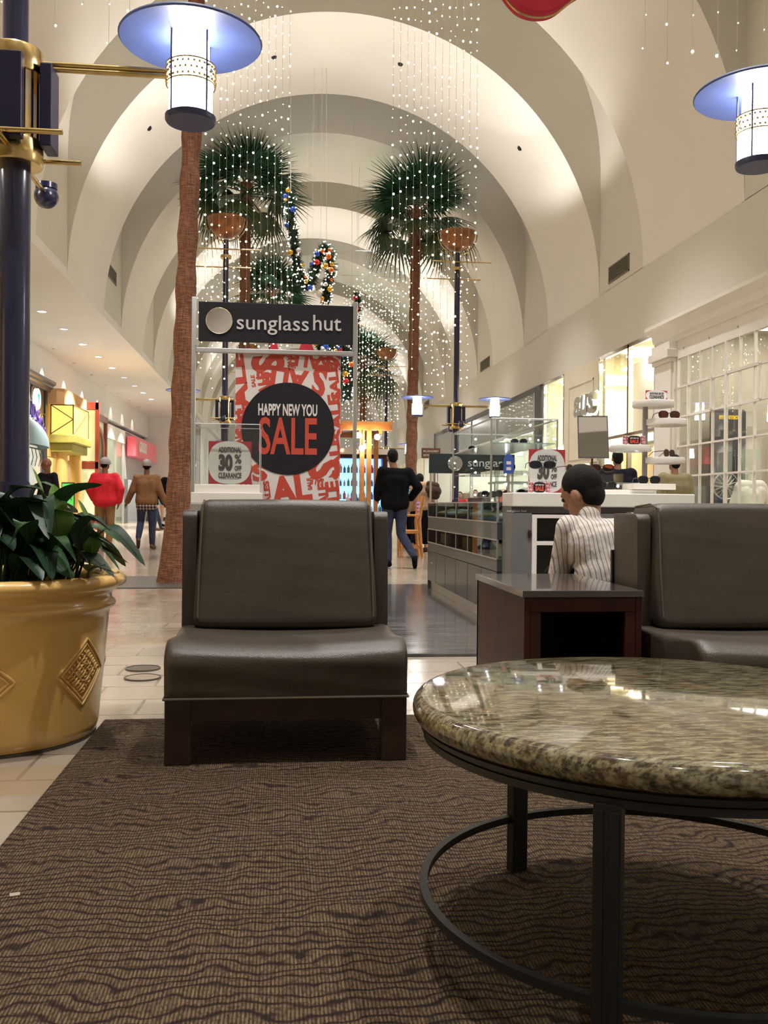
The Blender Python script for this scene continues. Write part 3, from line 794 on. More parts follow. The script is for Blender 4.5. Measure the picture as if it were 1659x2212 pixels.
# big red decoration at the very top
c0 = at(1115, -40, 8.2); k = 8.2 / 2000
pts = [(-85, 48), (-60, 25), (-40, 4), (-15, -28), (10, -48), (45, -55), (85, -46), (130, -10), (185, 26), (215, 60), (200, 120), (120, 160), (0, 150), (-80, 100)]
sm = catmull([(x * k, 0, (y - 20) * k) for x, y in pts] + [(pts[0][0] * k, 0, (pts[0][1] - 20) * k)], 5)[:-1]
o = thing('red_decoration', 'large red hanging decoration with gold edge at the top of the picture', 'christmas decoration', c0)
MB().prism([(p.x, p.z) for p in sm], 1, -.09, .09).build('red_body', mat('velvet_red', (.48, .012, .04), .75, vary=.1), o, bevel=.035, bseg=3, smooth=True)
MB().tube([(p.x, 0, p.z) for p in sm], .013, 8, closed=True).build('gold_edge', brass, o, smooth=True)
MB().cyl((0, 0, .5), (0, 0, 10.9 - c0.z), .006, n=5).build('hanging_wire', wire_mat, o)

# ------------------------------------------------------------------ lounge chairs
def pillow(cx, cy, cz, sx, sy, sz, e=5., n=14, f=None):
    """superellipsoid cushion"""
    b = MB(); vs = []
    def sp(w_, p): return math.copysign(abs(w_) ** p, w_)
    N, M_ = 40, 24; p = 2 / e
    for j in range(M_ + 1):
        ph = -PI / 2 + PI * j / M_
        for i in range(N):
            t = 2 * PI * i / N
            v = Vector((sp(math.cos(ph), p) * sp(math.cos(t), p), sp(math.cos(ph), p) * sp(math.sin(t), p), sp(math.sin(ph), p)))
            v = Vector((v.x * sx / 2, v.y * sy / 2, v.z * sz / 2))
            if f: v = f(v)
            vs.append(v + Vector((cx, cy, cz)))
    fs = [(j * N + i, j * N + (i + 1) % N, (j + 1) * N + (i + 1) % N, (j + 1) * N + i) for j in range(M_) for i in range(N)]
    b._faces(vs, fs); bmesh.ops.remove_doubles(b.bm, verts=b.bm.verts, dist=1e-5); return b
def grid_cushion(x0, x1, prof, name, mt, parent, xw=None, crown=.012, seg=24, wr=0., seed=0):
    """prof: closed (y,z) outline; swept along x with rounded ends"""
    q_ = []
    for a_, c_ in zip(prof, prof[1:] + prof[:1]):
        d_ = math.hypot(c_[0] - a_[0], c_[1] - a_[1]); m_ = max(1, int(d_ / .02))
        for i_ in range(m_):
            if d_ > 1e-5: q_.append((a_[0] + (c_[0] - a_[0]) * i_ / m_, a_[1] + (c_[1] - a_[1]) * i_ / m_))
    prof = q_
    b = MB(); n = len(prof); cy = sum(p[0] for p in prof) / n; cz = sum(p[1] for p in prof) / n
    xs = []
    L = x1 - x0; rr = .035
    ends = [(0, .0), (.003, .45), (.010, .72), (.020, .89), (rr, 1.)]
    st = [(x0 + d, s) for d, s in ends] + [(x0 + rr + (L - 2 * rr) * i / seg, 1.) for i in range(1, seg)] + [(x1 - d, s) for d, s in ends[::-1]]
    rows = []
    for x, s in st:
        row = []
        for i, (y, z) in enumerate(prof):
            # inset toward the outline centre by up to rr
            v = Vector((y - cy, z - cz)); l = v.length; ins = rr * (1 - s) * 1.0
            v = v * max(0, (l - ins * 1.3) / l)
            t = (x - x0) / L; bul = crown * math.sin(PI * t)
            dz = 0
            if wr: dz = wr * math.sin(x * 9 + i * .5 + seed) * math.sin(i * .9)
            xx = x + ((xw(z, t) if xw else 0))
            hh_ = max(p[1] for p in prof) - cz; row.append(Vector((xx, cy + v.x + dz, cz + v.y + bul * max(0, min(1, v.y / hh_)) ** 2)))
        rows.append(row + [row[0]])
    b.strip(rows); bmesh.ops.remove_doubles(b.bm, verts=b.bm.verts, dist=1e-5)
    # caps
    for r_ in (rows[0], rows[-1]): b._faces(r_[:-1], [tuple(range(n))])
    bmesh.ops.remove_doubles(b.bm, verts=b.bm.verts, dist=1e-5)
    return b.build(name, mt, parent, smooth='all')
def rounded(pts, r, n=5):
    out = []; N = len(pts)
    for i in range(N):
        p, a, c = Vector(pts[i]), Vector(pts[i - 1]), Vector(pts[(i + 1) % N])
        rr = r[i] if isinstance(r, (list, tuple)) else r
        d1, d2 = (a - p).normalized(), (c - p).normalized(); A, C_ = p + d1 * rr, p + d2 * rr
        for k in range(n + 1):
            t = k / n; out.append(tuple(A * (1 - t) ** 2 + p * 2 * t * (1 - t) + C_ * t * t))
    return out
def lounge_chair(lab, x, y, rz=0):
    """front legs' outer face at local y=0, chair extends to +y; faces -y"""
    o = thing('lounge_chair', lab, 'lounge chair', (x, y, .012), rz)
    W = .415
    for s in (-1, 1):
        MB().box((s * (W - .045), .04, .12), (.088, .08, .24)).build('leg', darkwood, o, bevel=.004)
        MB().box((s * (W - .045), .80, .15), (.08, .075, .30)).build('leg', darkwood, o, bevel=.004)
    MB().b2((-W + .003, .012, .145), (W - .003, .06, .222)).b2((-W + .003, .012, .16), (-W + .05, .84, .222)).b2((W - .05, .012, .16), (W - .003, .84, .222)).b2((-W + .003, .79, .16), (W - .003, .84, .222)).build('apron', darkwood, o, bevel=.003)
    # wings / back frame
    for s in (-1, 1):
        pr = rounded([(.60, .24), (.62, .84), (.64, .862), (.90, .862), (.86, .24)], .012, 3)
        b = MB(); b.prism(pr, 0, s * .418, s * .360); b.build('side_wing', leather, o, bevel=.012, bseg=3, smooth=True)
    pr = rounded([(.80, .24), (.84, .868), (.91, .868), (.88, .24)], .015, 3)
    MB().prism(pr, 0, -.360, .360).build('back_frame', leather, o, bevel=.012, bseg=3, smooth=True)
    MB().box((0, .90, .50), (.852, .02, .40), (R(-2), 0, 0)).build('back_panel', blackplastic, o, bevel=.003)
    # seat
    pr = rounded([(-.005, .222), (-.015, .375), (.06, .425), (.35, .405), (.66, .400), (.66, .222)], [.012, .038, .042, .12, .03, .01], 6)
    grid_cushion(-W - .005, W + .005, pr, 'seat_cushion', leather, o, crown=-.022, wr=.0016)
    pts = [(-W, .0, .226), (W, .0, .226)]
    MB().tube([(-W - .002, .3, .226), (-W - .004, -.006, .226), (W + .004, -.006, .226), (W + .002, .3, .226)], .0045, 6).build('piping', leather_dk, o, smooth=True)
    # back cushion
    pr = rounded([(.50, .39), (.578, .80), (.612, .908), (.86, .896), (.86, .869), (.80, .862), (.74, .40)], [.05, .05, .04, .012, .008, .02, .04], 6)
    bc = grid_cushion(-.350, .350, pr, 'back_cushion', leather, o, xw=lambda z, t: (t - .5) * (.03 * (1 - (z - .4) / .5)), crown=.004, wr=.0013, seed=2)
    for s in (-1, 1):
        MB().tube([(s * .348, .51, .44), (s * .345, .545, .62), (s * .340, .575, .80), (s * .337, .60, .885), (s * .337, .68, .904), (s * .337, .85, .893)], .004, 6).build('seam_piping', leather_dk, bc, smooth=True)
    return o
q = floor_at(612, 1656, .012)
lounge_chair('taupe leather armless lounge chair facing us left of the coffee table', .022, 3.19, R(.4))
c2x = 1.885
lounge_chair('taupe leather armless lounge chair at the right edge behind the coffee table', c2x, 3.09, 0)
# backless seat under the sitting man
o = thing('ottoman', 'taupe backless seat the sitting man is on, hidden behind the right lounge chair', 'ottoman', (1.72, 4.72, 0))
MB().b2((-.36, -.3, .12), (.36, .3, .40)).build('seat', leather, o, bevel=.03, bseg=3, smooth=True)
for sx in (-1, 1):
    for sy in (-1, 1): MB().box((sx * .31, sy * .25, .065), (.06, .06, .13)).build('leg', darkwood, o, bevel=.003)

# ------------------------------------------------------------------ side table
zt = .56
fl, fr, bk = floor_at(1130, 1283, zt), floor_at(1350, 1272, zt), floor_at(1040, 1240, zt)
D = .80; wv = fr - fl
o = thing('side_table', 'dark mahogany side table with open front between the two lounge chairs', 'side table', ((fl.x + fr.x) / 2 , fl.y, .0125), 0)
W = abs(fr.x - fl.x); D = min(bk.y - fl.y, .9); hw = W / 2
MB().b2((-hw, 0, zt - .028), (hw, D, zt)).build('table_top', tabletop_mat, o, bevel=.003)
for s in (-1, 1):
    MB().b2((s * (hw - .008), .008, 0), (s * (hw - .032), D - .008, zt - .028)).build('side_panel', redwood, o, bevel=.002)
MB().b2((-hw + .008, D - .035, 0), (hw - .008, D - .012, zt - .028)).build('back_panel', redwood, o)
MB().b2((-hw + .032, .010, zt - .085), (hw - .032, .034, zt - .0285)).build('top_rail', redwood, o, bevel=.002)
for s in (-1, 1): MB().b2((s * (hw - .033), .010, .012), (s * (hw - .075), .034, zt - .085)).build('stile', redwood, o, bevel=.002)
MB().b2((-hw + .033, .010, 0), (hw - .033, D - .04, .05)).build('bottom_shelf', redwood, o)

# ------------------------------------------------------------------ coffee table
CT = (.762, 1.775); TH = .524; TR = .503
o = thing('coffee_table', 'round granite topped coffee table on a dark iron frame in the foreground', 'coffee table', (*CT, .012))
prof = [(.02, TH - .052)] + [(TR - .022 + .022 * math.cos(t), TH - .026 + .026 * math.sin(t)) for t in [-PI / 2 + PI * i / 10 for i in range(11)]] + [(.02, TH)]
MB().lathe([(r_, z - .012) for r_, z in prof], n=128).build('granite_top', granite, o, smooth=True)
MB().lathe([(TR - .035, TH - .095), (TR - .022, TH - .095), (TR - .022, TH - .082), (TR - .027, TH - .081), (TR - .027, TH - .076), (TR - .016, TH - .075), (TR - .016, TH - .067), (TR - .035, TH - .067), (TR - .035, TH - .095)], n=128, cap0=False, cap1=False).build('apron_ring', iron, o, smooth=True)
rr = .478
MB().lathe([(rr - .008, .118), (rr + .008, .118), (rr + .008, .134), (rr - .008, .134), (rr - .008, .118)], n=128, cap0=False, cap1=False).build('lower_ring', iron, o, smooth=True)
for a in (113, 237, 357):
    a = R(a); M = Euler((0, 0, a)).to_matrix(); c = Vector((math.cos(a) * .473, math.sin(a) * .473, 0))
    b = MB(); b.box(c + Vector((0, 0, (TH - .09) / 2)), (.026, .044, TH - .09), M)
    for s in (-1, 1): b.box(c + M @ Vector((.013, s * .012, (TH - .1) / 2)), (.006, .014, TH - .1), M)
    b.build('leg', iron, o, bevel=.0015)
# paper scrap on rug
q = floor_at(32, 1934, .012)
tag(MB().box((0, 0, .002), (.022, .018, .002), (0, 0, .3)).build('paper_scrap', mat('scrap', (.30, .25, .2), .8, vary=.2), loc=(q.x, q.y, .012)), 'tiny pale paper scrap lying on the rug at the left edge', 'litter')

# ------------------------------------------------------------------ potted plant
PX, PY = -1.11, 3.72
o = thing('potted_plant', 'large yellow glazed pot with diamond reliefs and a dense leafy green plant', 'potted plant', (PX, PY, 0.0))
MB().lathe([(.37, .0), (.385, .0), (.385, .012), (.37, .012)], n=64).build('saucer_edge', mat('pot_foot', (.05, .035, .02), .6, vary=.2), o, smooth=True)
prof = [(.36, .012), (.385, .014), (.395, .05), (.432, .46), (.436, .488), (.452, .496), (.458, .508), (.452, .520), (.442, .527), (.443, .55), (.455, .562), (.478, .572), (.497, .588), (.500, .606), (.488, .622), (.465, .628), (.445, .622), (.425, .60), (.42, .54)]
MB().lathe(prof, n=96, cap0=True, cap1=False).build('pot', pot_mat, o, smooth='all')
MB().lathe([(.01, .565), (.2, .572), (.41, .56), (.422, .545)], n=48).build('soil', soil, o, smooth=True)
def rad_at(z):
    for (r1, z1), (r2, z2) in zip(prof, prof[1:]):
        if z1 <= z <= z2: return r1 + (r2 - r1) * (z - z1) / max(z2 - z1, 1e-6)
    return .42
def onpot(u, v, a0, zc, off=.0):
    """u,v in metres on the pot surface about angle a0 (from -Y, toward +X)"""
    r_ = rad_at(zc + v); a = a0 + u / r_; return ((r_ + off) * math.sin(a), -(r_ + off) * math.cos(a), zc + v)
def reseg(P, n=8): return [((a[0] * (1 - k / n) + b_[0] * k / n), (a[1] * (1 - k / n) + b_[1] * k / n)) for a, b_ in zip(P, P[1:]) for k in range(n)] + [P[-1]]
for a0 in range(6):
    A0 = R(8 + 58 * a0) if a0 < 2 else R(8 + 58 + 59 * (a0 - 1))
    b = MB(); hw_, hh = .135, .125
    for s, w_ in ((1, .006), (.84, .004)):
        b.tube([onpot(u, v, A0, .27, .001) for u, v in reseg([(0, hh * s), (hw_ * s, 0), (0, -hh * s), (-hw_ * s, 0), (0, hh * s)])][:-1], w_, 6, closed=True)
    # woven knot lines inside
    for j in range(-3, 4):
        q_ = j / 4.0
        for sg in (1, -1):
            # line u/hw + sg*v/hh = q_
            seg = []
            for t in [i / 14 for i in range(15)]:
                w_ = (t * 2 - 1) * (.74 - abs(q_) * .0) * .5
                u = (q_ * .72 / 2 + w_) * hw_; v = sg * (q_ * .72 / 2 - w_) * hh
                if abs(u) / hw_ + abs(v) / hh < .76: seg.append((u, v, .0025 + .0025 * math.sin(t * 7 * PI + (sg * PI / 2))))
            if len(seg) > 1: b.tube([onpot(u, v, A0, .27, q2) for u, v, q2 in seg], .0042, 5)
    b.tube([onpot(.035 * math.cos(t), .032 * math.sin(t), A0, .27, .003) for t in [2 * PI * i / 20 for i in range(20)]], .0045, 5, closed=True)
    b.build('diamond_relief', pot_mat, o, smooth='all')
def leaf(path, wid, mt, parent, n=9, cup=.25, twist=0., pet=.25):
    P = catmull(path, 6); L = len(P); b = MB(); rows = []
    up = Vector((0, 0, 1)); 
    for i, p in enumerate(P):
        t = i / (L - 1); d = (P[min(i + 1, L - 1)] - P[max(i - 1, 0)]).normalized()
        side = d.cross(up)
        if side.length < .15: side = d.cross(Vector((0, 1, 0)))
        side.normalize(); nrm = side.cross(d).normalized()
        ang = twist * t; side = side * math.cos(ang) + nrm * math.sin(ang); nrm = side.cross(d).normalized()
        tt = max(0, (t - pet) / (1 - pet)); w_ = wid * (math.sin(PI * tt ** .72) ** .85 if 0 < tt < 1 else 0) + .0035 * (1 - t)
        rows.append([p - side * w_ + nrm * w_ * cup, p - side * w_ * .5 + nrm * w_ * cup * .35, p, p + side * w_ * .5 + nrm * w_ * cup * .35, p + side * w_ + nrm * w_ * cup * (1 + .3 * math.sin(t * 14))])
    b.strip(rows); b.tube(P[:max(3, int(L * .9))], .003, 5, radii=[.006 * (1 - .85 * i / L) for i in range(max(3, int(L * .9)))])
    return b.build('leaf', mt, parent, smooth='all')
rd = random.Random(21)
for i in range(130):
    a = i * 2.39996; rb = rd.uniform(.03, .31); base = Vector((rb * math.cos(a), rb * math.sin(a), .565))
    t = (i % 22) / 21; az = a + rd.uniform(-.5, .5); d = Vector((math.cos(az), math.sin(az), 0))
    H = rd.uniform(.20, .38) * (1.08 - .5 * t); rch = rd.uniform(.03, .12) + .08 * t; dr = rd.uniform(.0, .12) + .08 * t
    if base.length > 5: continue
    mid = base + d * rch * .45 + Vector((0, 0, H * .75)); tip0 = base + d * rch + Vector((0, 0, H)); tip = base + d * (rch + rd.uniform(.08, .15)) + Vector((0, 0, H - dr)); tip.z = max(tip.z, .63)
    leaf([base, mid, tip0, tip], rd.uniform(.040, .064), rd.choice([leafdark, leafdark, leafmat]), o, twist=rd.uniform(-.6, .6), cup=rd.uniform(.05, .4))
def LP(pp, Y=3.6): return [at(x, y, Y + dy) - Vector((PX, PY, 0)) for x, y, dy in pp]
leaf(LP([(110, 1250, 0), (105, 1150, -.05), (95, 1080, -.08), (70, 1010, -.1)]), .042, leafmid, o, twist=.5, pet=.2)
leaf(LP([(120, 1250, 0), (125, 1170, -.08), (122, 1110, -.1), (115, 1045, -.08)]), .06, leafmid, o, twist=-.3, pet=.3)
leaf(LP([(90, 1250, 0), (110, 1120, -.05), (150, 1062, -.1), (222, 1047, -.12)]), .03, leafmat, o, twist=.9)
leaf(LP([(190, 1250, 0), (198, 1180, -.1), (190, 1130, -.12), (168, 1078, -.12)]), .038, leafmid, o, twist=.2, pet=.2)
leaf(LP([(130, 1250, 0), (160, 1160, -.1), (200, 1160, -.15), (260, 1192, -.2)]), .035, leafmat, o, twist=.4)
leaf(LP([(110, 1250, 0), (110, 1170, -.15), (130, 1165, -.22), (165, 1215, -.26)]), .035, leafmat, o, twist=.3)
leaf(LP([(60, 1250, 0), (30, 1120, -.1), (60, 1085, -.15), (105, 1085, -.2)]), .045, leafdark, o, twist=.3)
leaf(LP([(20, 1250, 0), (10, 1100, -.1), (40, 1055, -.1), (90, 1058, -.15)]), .05, leafdark, o)
leaf(LP([(30, 1250, 0), (0, 1110, -.1), (-20, 1065, -.1), (-60, 1075, -.15)]), .05, leafdark, o)
leaf(LP([(190, 1252, -.1), (196, 1230, -.2), (215, 1225, -.25), (248, 1238, -.25)]), .035, leafdark, o)
leaf(LP([(70, 1250, 0), (60, 1150, -.2), (50, 1130, -.28), (20, 1180, -.3)]), .04, leafmat, o)
leaf(LP([(165, 1250, -.1), (175, 1160, -.2), (200, 1120, -.22), (240, 1150, -.22)]), .05, leafdark, o)

# ------------------------------------------------------------------ sunglass kiosk
KY = 6.35
def px_box(name, x0, y0, x1, y1, Y, dy, mt, parent=None, loc0=None, **kw):
    a, c = at(x0, y1, Y), at(x1, y0, Y); L = loc0 or Vector((0, 0, 0))
    return MB().b2(Vector((a.x, Y, a.z)) - L, Vector((c.x, Y + dy, c.z)) - L).build(name, mt, parent, **kw)
# left counter
a0 = at(412, 1092, KY); a1 = at(567, 1092, KY)
o = thing('display_counter', 'left kiosk counter with white top behind the lounge chair', 'counter', ((a0.x + a1.x) / 2, KY, .02))
hw = (a1.x - a0.x) / 2
zb = at(480, 1088, KY).z; zt_ = at(480, 1064, KY).z
MB().b2((-hw, 0, 0), (hw, .45, zb - .14)).build('body', grey_lam, o, bevel=.004)
MB().b2((-hw - .004, -.005, zb - .14), (hw + .004, .45, zb - .02)).build('grey_band', alu, o, bevel=.003)
MB().b2((-hw, .0, zb - .02), (hw, .45, zt_ - .02)).build('counter_top', white_lam, o, bevel=.004)
MB().b2((-hw + .02, .03, zt_ - .02), (hw - .02, .43, zt_ + .035)).build('display_plinth', white_lam, o, bevel=.003)
TL = zt_ + .055
ccx = (a0.x + a1.x) / 2
# acrylic box
o = thing('acrylic_box', 'clear acrylic display box on the left kiosk counter', 'display box', (ccx, KY + .04, TL + .001))
bw, bh, bd = hw - .022, at(480, 915, KY).z - TL, .36; th = .006
MB().b2((-bw, 0, 0), (bw, th, bh)).build('front_pane', acrylic, o); MB().b2((-bw, bd, 0), (bw, bd + th, bh)).build('back_pane', acrylic, o)
for s in (-1, 1): MB().b2((s * bw, th, 0), (s * (bw - th), bd, bh)).build('side_pane', acrylic, o)
MB().b2((-bw, 0, bh), (bw, bd + th, bh + th)).build('top_pane', acrylic, o)
b = MB()
for sx in (-1, 1):
    for yy in (0, bd): b.cyl((sx * bw, yy, 0), (sx * bw, yy, bh), .003, n=6)
    b.cyl((sx * bw, 0, bh), (sx * bw, bd, bh), .003, n=6)
for yy in (0, bd): b.cyl((-bw, yy, bh), (bw, yy, bh), .003, n=6)
b.build('bright_edge', mat('acrylic_edge', (.55, .62, .6), .1, vary=.02), o)

def off_sign(lab, c, w_, h_, stand=True, small=None):
    """white octagon-ish sign with red corners reading ADDITIONAL 30% OFF CLEARANCE"""
    o = thing('sale_sign', lab, 'sign', c)
    MB().b2((-w_ / 2, 0, 0), (w_ / 2, .006, h_)).build('panel', deepred, o)
    e = .76
    pts = [(w_ / 2 * math.copysign(abs(math.cos(t)) ** e, math.cos(t)), h_ / 2 + h_ / 2 * math.copysign(abs(math.sin(t)) ** e, math.sin(t))) for t in [2 * PI * i / 48 for i in range(48)]]
    MB().prism(pts, 1, -.0015, .0005).build('white_field', signwhite, o)
    b = MB(); y = -.004
    if small:
        text(b, 'ADDITIONAL 30% OFF', (0, y, h_ * .68), w_ * .66, h_ * .22, .03, .0005); text(b, 'CLEARANCE', (0, y, h_ * .32), w_ * .68, h_ * .38, .04, .0005)
    else:
        text(b, 'ADDITIONAL', (0, y, h_ * .80), w_ * .54, h_ * .135, .035, .0005)
        text(b, '30', (-w_ * .10, y, h_ * .50), w_ * .33, h_ * .40, .06, .0005)
        text(b, '%', (w_ * .19, y, h_ * .59), w_ * .16, h_ * .22, .02, .0005)
        text(b, 'OFF', (w_ * .19, y, h_ * .37), w_ * .16, h_ * .12, .035, .0005)
        text(b, 'CLEARANCE', (0, y, h_ * .20), w_ * .54, h_ * .13, .035, .0005)
        b.b2((-w_ * .22, y, h_ * .118), (w_ * .22, y + .001, h_ * .122))
    b.build('lettering', textdark, o)
    if stand:
        MB().b2((-w_ / 2 - .01, -.008, 0), (w_ / 2 + .01, -.005, h_ + .01)).build('clear_holder', acrylic, o)
        MB().b2((-w_ / 2, -.03, -.004), (w_ / 2, .04, .0)).build('holder_foot', acrylic, o)
    return o
def sale_card(lab, c, w_, h_):
    o = thing('sale_card', lab, 'sign', c)
    MB().b2((-w_ / 2, 0, 0), (w_ / 2, .006, h_)).build('panel', signwhite, o)
    b = MB(); rd_ = random.Random(5)
    for sx in (-1, 1):
        for j in range(3):
            text(b, 'SALE', (sx * w_ * (.40 - .0 * j), -.001, h_ * (.18 + .32 * j)), w_ * .19, h_ * .26, .04, .0004, ang=R(8 if j % 2 else -6))
        text(b, 'SALE', (sx * w_ * .29, -.001, h_ * .5), h_ * .8, w_ * .07, .04, .0004, ang=R(97))
    b.build('red_words', deepred, o)
    b = MB(); b.prism([(w_ * .27 * math.copysign(abs(math.cos(t)) ** .6, math.cos(t)), h_ / 2 + h_ * .48 * math.copysign(abs(math.sin(t)) ** .6, math.sin(t))) for t in [2 * PI * i / 32 for i in range(32)]], 1, -.003, -.0015)
    b.build('black_badge', signblack, o)
    text(MB(), 'HAPPY NEW YOU', (0, -.005, h_ * .72), w_ * .38, h_ * .14, .03, .0005).build('small_words', signwhite, o)
    text(MB(), 'SALE', (0, -.005, h_ * .38), w_ * .38, h_ * .42, .05, .0005).build('big_word', signred, o)
    return o
s0, s1 = at(450, 1053, KY + .12), at(543, 962, KY + .12)
off_sign('thirty percent off sign inside the clear box on the left counter', ((s0.x + s1.x) / 2, KY + .12, TL + .006), s1.x - s0.x, s1.z - s0.z)

# big frame with sign
FY = 6.84
fL, fR = at(417.5, 800, FY), at(768, 800, FY); zT = at(600, 647, FY).z; zB = at(600, 757, FY).z
sx0, sx1 = at(427, 700, FY), at(765, 700, FY)
o = thing('sign_frame', 'tall grey metal frame that carries the black sunglass sign', 'sign frame', ((fL.x + fR.x) / 2, FY, .02))
cx = (fL.x + fR.x) / 2
for s, P in ((-1, fL), (1, fR)):
    MB().b2((P.x - cx - .014, 0, 0), (P.x - cx + .014, .05, zT - .02)).build('post', alu, o, bevel=.003)
    MB().b2((P.x - cx - s * .016 - .005, -.012, at(0, 735, FY).z - .02), (P.x - cx - s * .016 + .005, .04, zT - .02)).build('side_channel', alu, o)
MB().b2((fL.x - cx, .005, zB - .045), (fR.x - cx, .045, zB - .012)).build('crossbar', alu, o, bevel=.003)
for P in (fL, fR): MB().b2((P.x - cx - .05, .0, -.0), (P.x - cx + .05, .18, .012)).build('base_plate', alu, o, bevel=.003)
zs0, zs1 = at(597, 740, FY).z, at(597, 656, FY).z; w_ = sx1.x - sx0.x - .012; h_ = zs1 - zs0
o = thing('brand_sign', 'black rectangular sign reading sunglass hut with a round mirror', 'sign', ((sx0.x + sx1.x) / 2, FY, zs0)); 
MB().b2((-w_ / 2, 0, 0), (w_ / 2, .04, h_)).build('panel', signblack, o, bevel=.003)
def sgx(px): return (px - 427) / 338 * w_ - w_ / 2
MB().cyl((sgx(471.5), -.012, h_ * .51), (sgx(471.5), 0, h_ * .51), h_ * .33, n=48).build('round_mirror', mirror, o)
MB().tube([(sgx(471.5) + h_ * .33 * math.cos(t), -.012, h_ * .51 + h_ * .33 * math.sin(t)) for t in [2 * PI * i / 48 for i in range(48)]], .003, 6, closed=True).build('mirror_rim', mat('rim_gold', (.7, .6, .45), .2, .8, vary=.03), o, smooth='all')
hb = h_
text(MB(), 'sunglass', (sgx(588), -.006, h_ * .44), sgx(666) - sgx(509), h_ * .50, .004, .006).build('sign_letters', lettergrey, o)
text(MB(), 'hut', (sgx(707), -.006, h_ * .535), sgx(737) - sgx(675), h_ * .40, .004, .006).build('sign_letters', lettergrey, o)

# poster
PYq = 6.865
p0, p1 = at(506, 1088, PYq), at(737, 766, PYq)
o = thing('sale_poster', 'large white and red poster with black disc reading happy new you sale', 'poster', ((p0.x + p1.x) / 2, PYq + .04, .62))
zoff = .62; cx = (p0.x + p1.x) / 2; W2 = (p1.x - p0.x) / 2; ztop = p1.z - zoff
MB().b2((-W2, 0, 0), (W2, .006, ztop)).build('poster_sheet', signwhite, o)
MB().b2((-W2, .001, ztop), (W2, .005, zB - .02 - zoff)).build('hanging_strip', alu, o)
k = (p1.x - p0.x) / 231
def PP(x, y): return Vector(((x - 506) * k - W2, 0, ztop - (y - 766) * k))
def crop(cx_, cy_): return (400 + cx_ / 3.318, 600 + cy_ / 3.318)
words = [('SALE', 388, 800, 540, 105, 98), ('S', 585, 620, 130, 245, 98), ('SALE', 890, 600, 300, 105, 172), ('SALE', 545, 715, 88, 55, 172), ('SALE', 480, 755, 90, 30, 98),
         ('ALE', 715, 725, 330, 150, 172), ('S', 960, 745, 105, 250, 172), ('SALE', 1070, 745, 270, 75, 98), ('SALE', 1080, 630, 90, 50, 172), ('SALE', 1030, 640, 70, 28, 98), ('SALE', 740, 600, 100, 35, 98), ('SALE', 760, 640, 60, 28, 172),
         ('SALE', 1085, 1000, 330, 90, 98), ('S', 1060, 580, 110, 90, 172), ('SALE', 560, 790, 200, 90, 98), ('SALE', 385, 1010, 300, 90, 98), ('SALE', 380, 1180, 160, 60, 98), ('SALE', 640, 555, 330, 40, 172),
         ('S', 530, 1420, 110, 130, 8), ('AL', 760, 1540, 300, 210, 8), ('S', 1010, 1390, 130, 260, 98), ('SALES', 590, 1580, 200, 45, 98), ('SALE', 1000, 1590, 190, 75, 98), ('SALE', 950, 1480, 100, 55, 172), ('SALE', 895, 1500, 90, 32, 98), ('SALE', 1085, 1300, 330, 85, 98),
         ('SALE', 1080, 1640, 330, 100, 98), ('SALE', 640, 1800, 420, 150, 8), ('SALE', 960, 1840, 300, 110, 98), ('SALE', 450, 1620, 300, 90, 98), ('SALE', 440, 1330, 200, 60, 98)]
b = MB(); 
for wi, (s, x, y, ww, hh, a) in enumerate(words):
    x_, y_ = crop(x, y); kk = k / 3.318
    text(b, s, PP(x_, y_) + Vector((0, -.0008 - wi * .00006, 0)), ww * kk, hh * kk, .05, .00002, ang=R(a))
for co, no in (((-W2 + .001, 0, 0), (-1, 0, 0)), ((W2 - .001, 0, 0), (1, 0, 0)), ((0, 0, ztop - .001), (0, 0, 1)), ((0, 0, .001), (0, 0, -1))):
    bmesh.ops.bisect_plane(b.bm, geom=b.bm.verts[:] + b.bm.edges[:] + b.bm.faces[:], plane_co=co, plane_no=no, clear_outer=True)
b.build('red_words', signred, o)
cc = PP(*crop(735, 1098)); rr = 338 / 3.318 * k
MB().cyl(cc + Vector((0, -.005, 0)), cc + Vector((0, -.003, 0)), rr, n=72).build('black_disc', signblack, o)
text(MB(), 'HAPPY NEW YOU', PP(*crop(733, 960)) + Vector((0, -.007, 0)), 430 / 3.318 * k, 88 / 3.318 * k, .03, .0005).build('white_words', signwhite, o)
text(MB(), 'SALE', PP(*crop(735, 1152)) + Vector((0, -.007, 0)), 425 / 3.318 * k, 275 / 3.318 * k, .018, .0005).build('big_red_word', signred, o)

# right display case, running away from us
KX = 1.555
o = thing('display_case', 'long dark glass fronted display case along the aisle of the right kiosk', 'display case', (KX, 6.61, .02))
L = 3.22; Dp = .62
zz = lambda z: z - .02
MB().b2((.03, .0, 0), (Dp, L, zz(.10))).build('kick_plate', alu, o)
for i in range(6):
    y0_, y1_ = L * i / 6, L * (i + 1) / 6
    d = MB().b2((.0, y0_ + .006, zz(.11)), (.02, y1_ - .006, zz(.42))).build('cabinet_door', grey_dark, o, bevel=.003)
    MB().cyl((-.004, (y0_ + y1_) / 2, zz(.30)), (.0, (y0_ + y1_) / 2, zz(.30)), .008, n=12).build('lock', chrome, d)
MB().b2((.02, 0, zz(.10)), (Dp, L, zz(.43))).build('cabinet', grey_dark, o)
MB().b2((.0, 0, zz(.425)), (Dp, L, zz(.515))).build('lower_rail', mat('case_grey', (.085, .09, .095), .35, coat=.2, vary=.06), o, bevel=.003)
MB().b2((.0, 0, zz(.655)), (Dp, L, zz(.785))).build('middle_rail', MATS['case_grey'], o, bevel=.003)
MB().b2((.0, 0, zz(.515)), (.006, L, zz(.655))).build('lower_glass', gl_case, o)
MB().b2((.0, 0, zz(.785)), (.006, L, zz(.93))).build('upper_glass', gl_case, o)
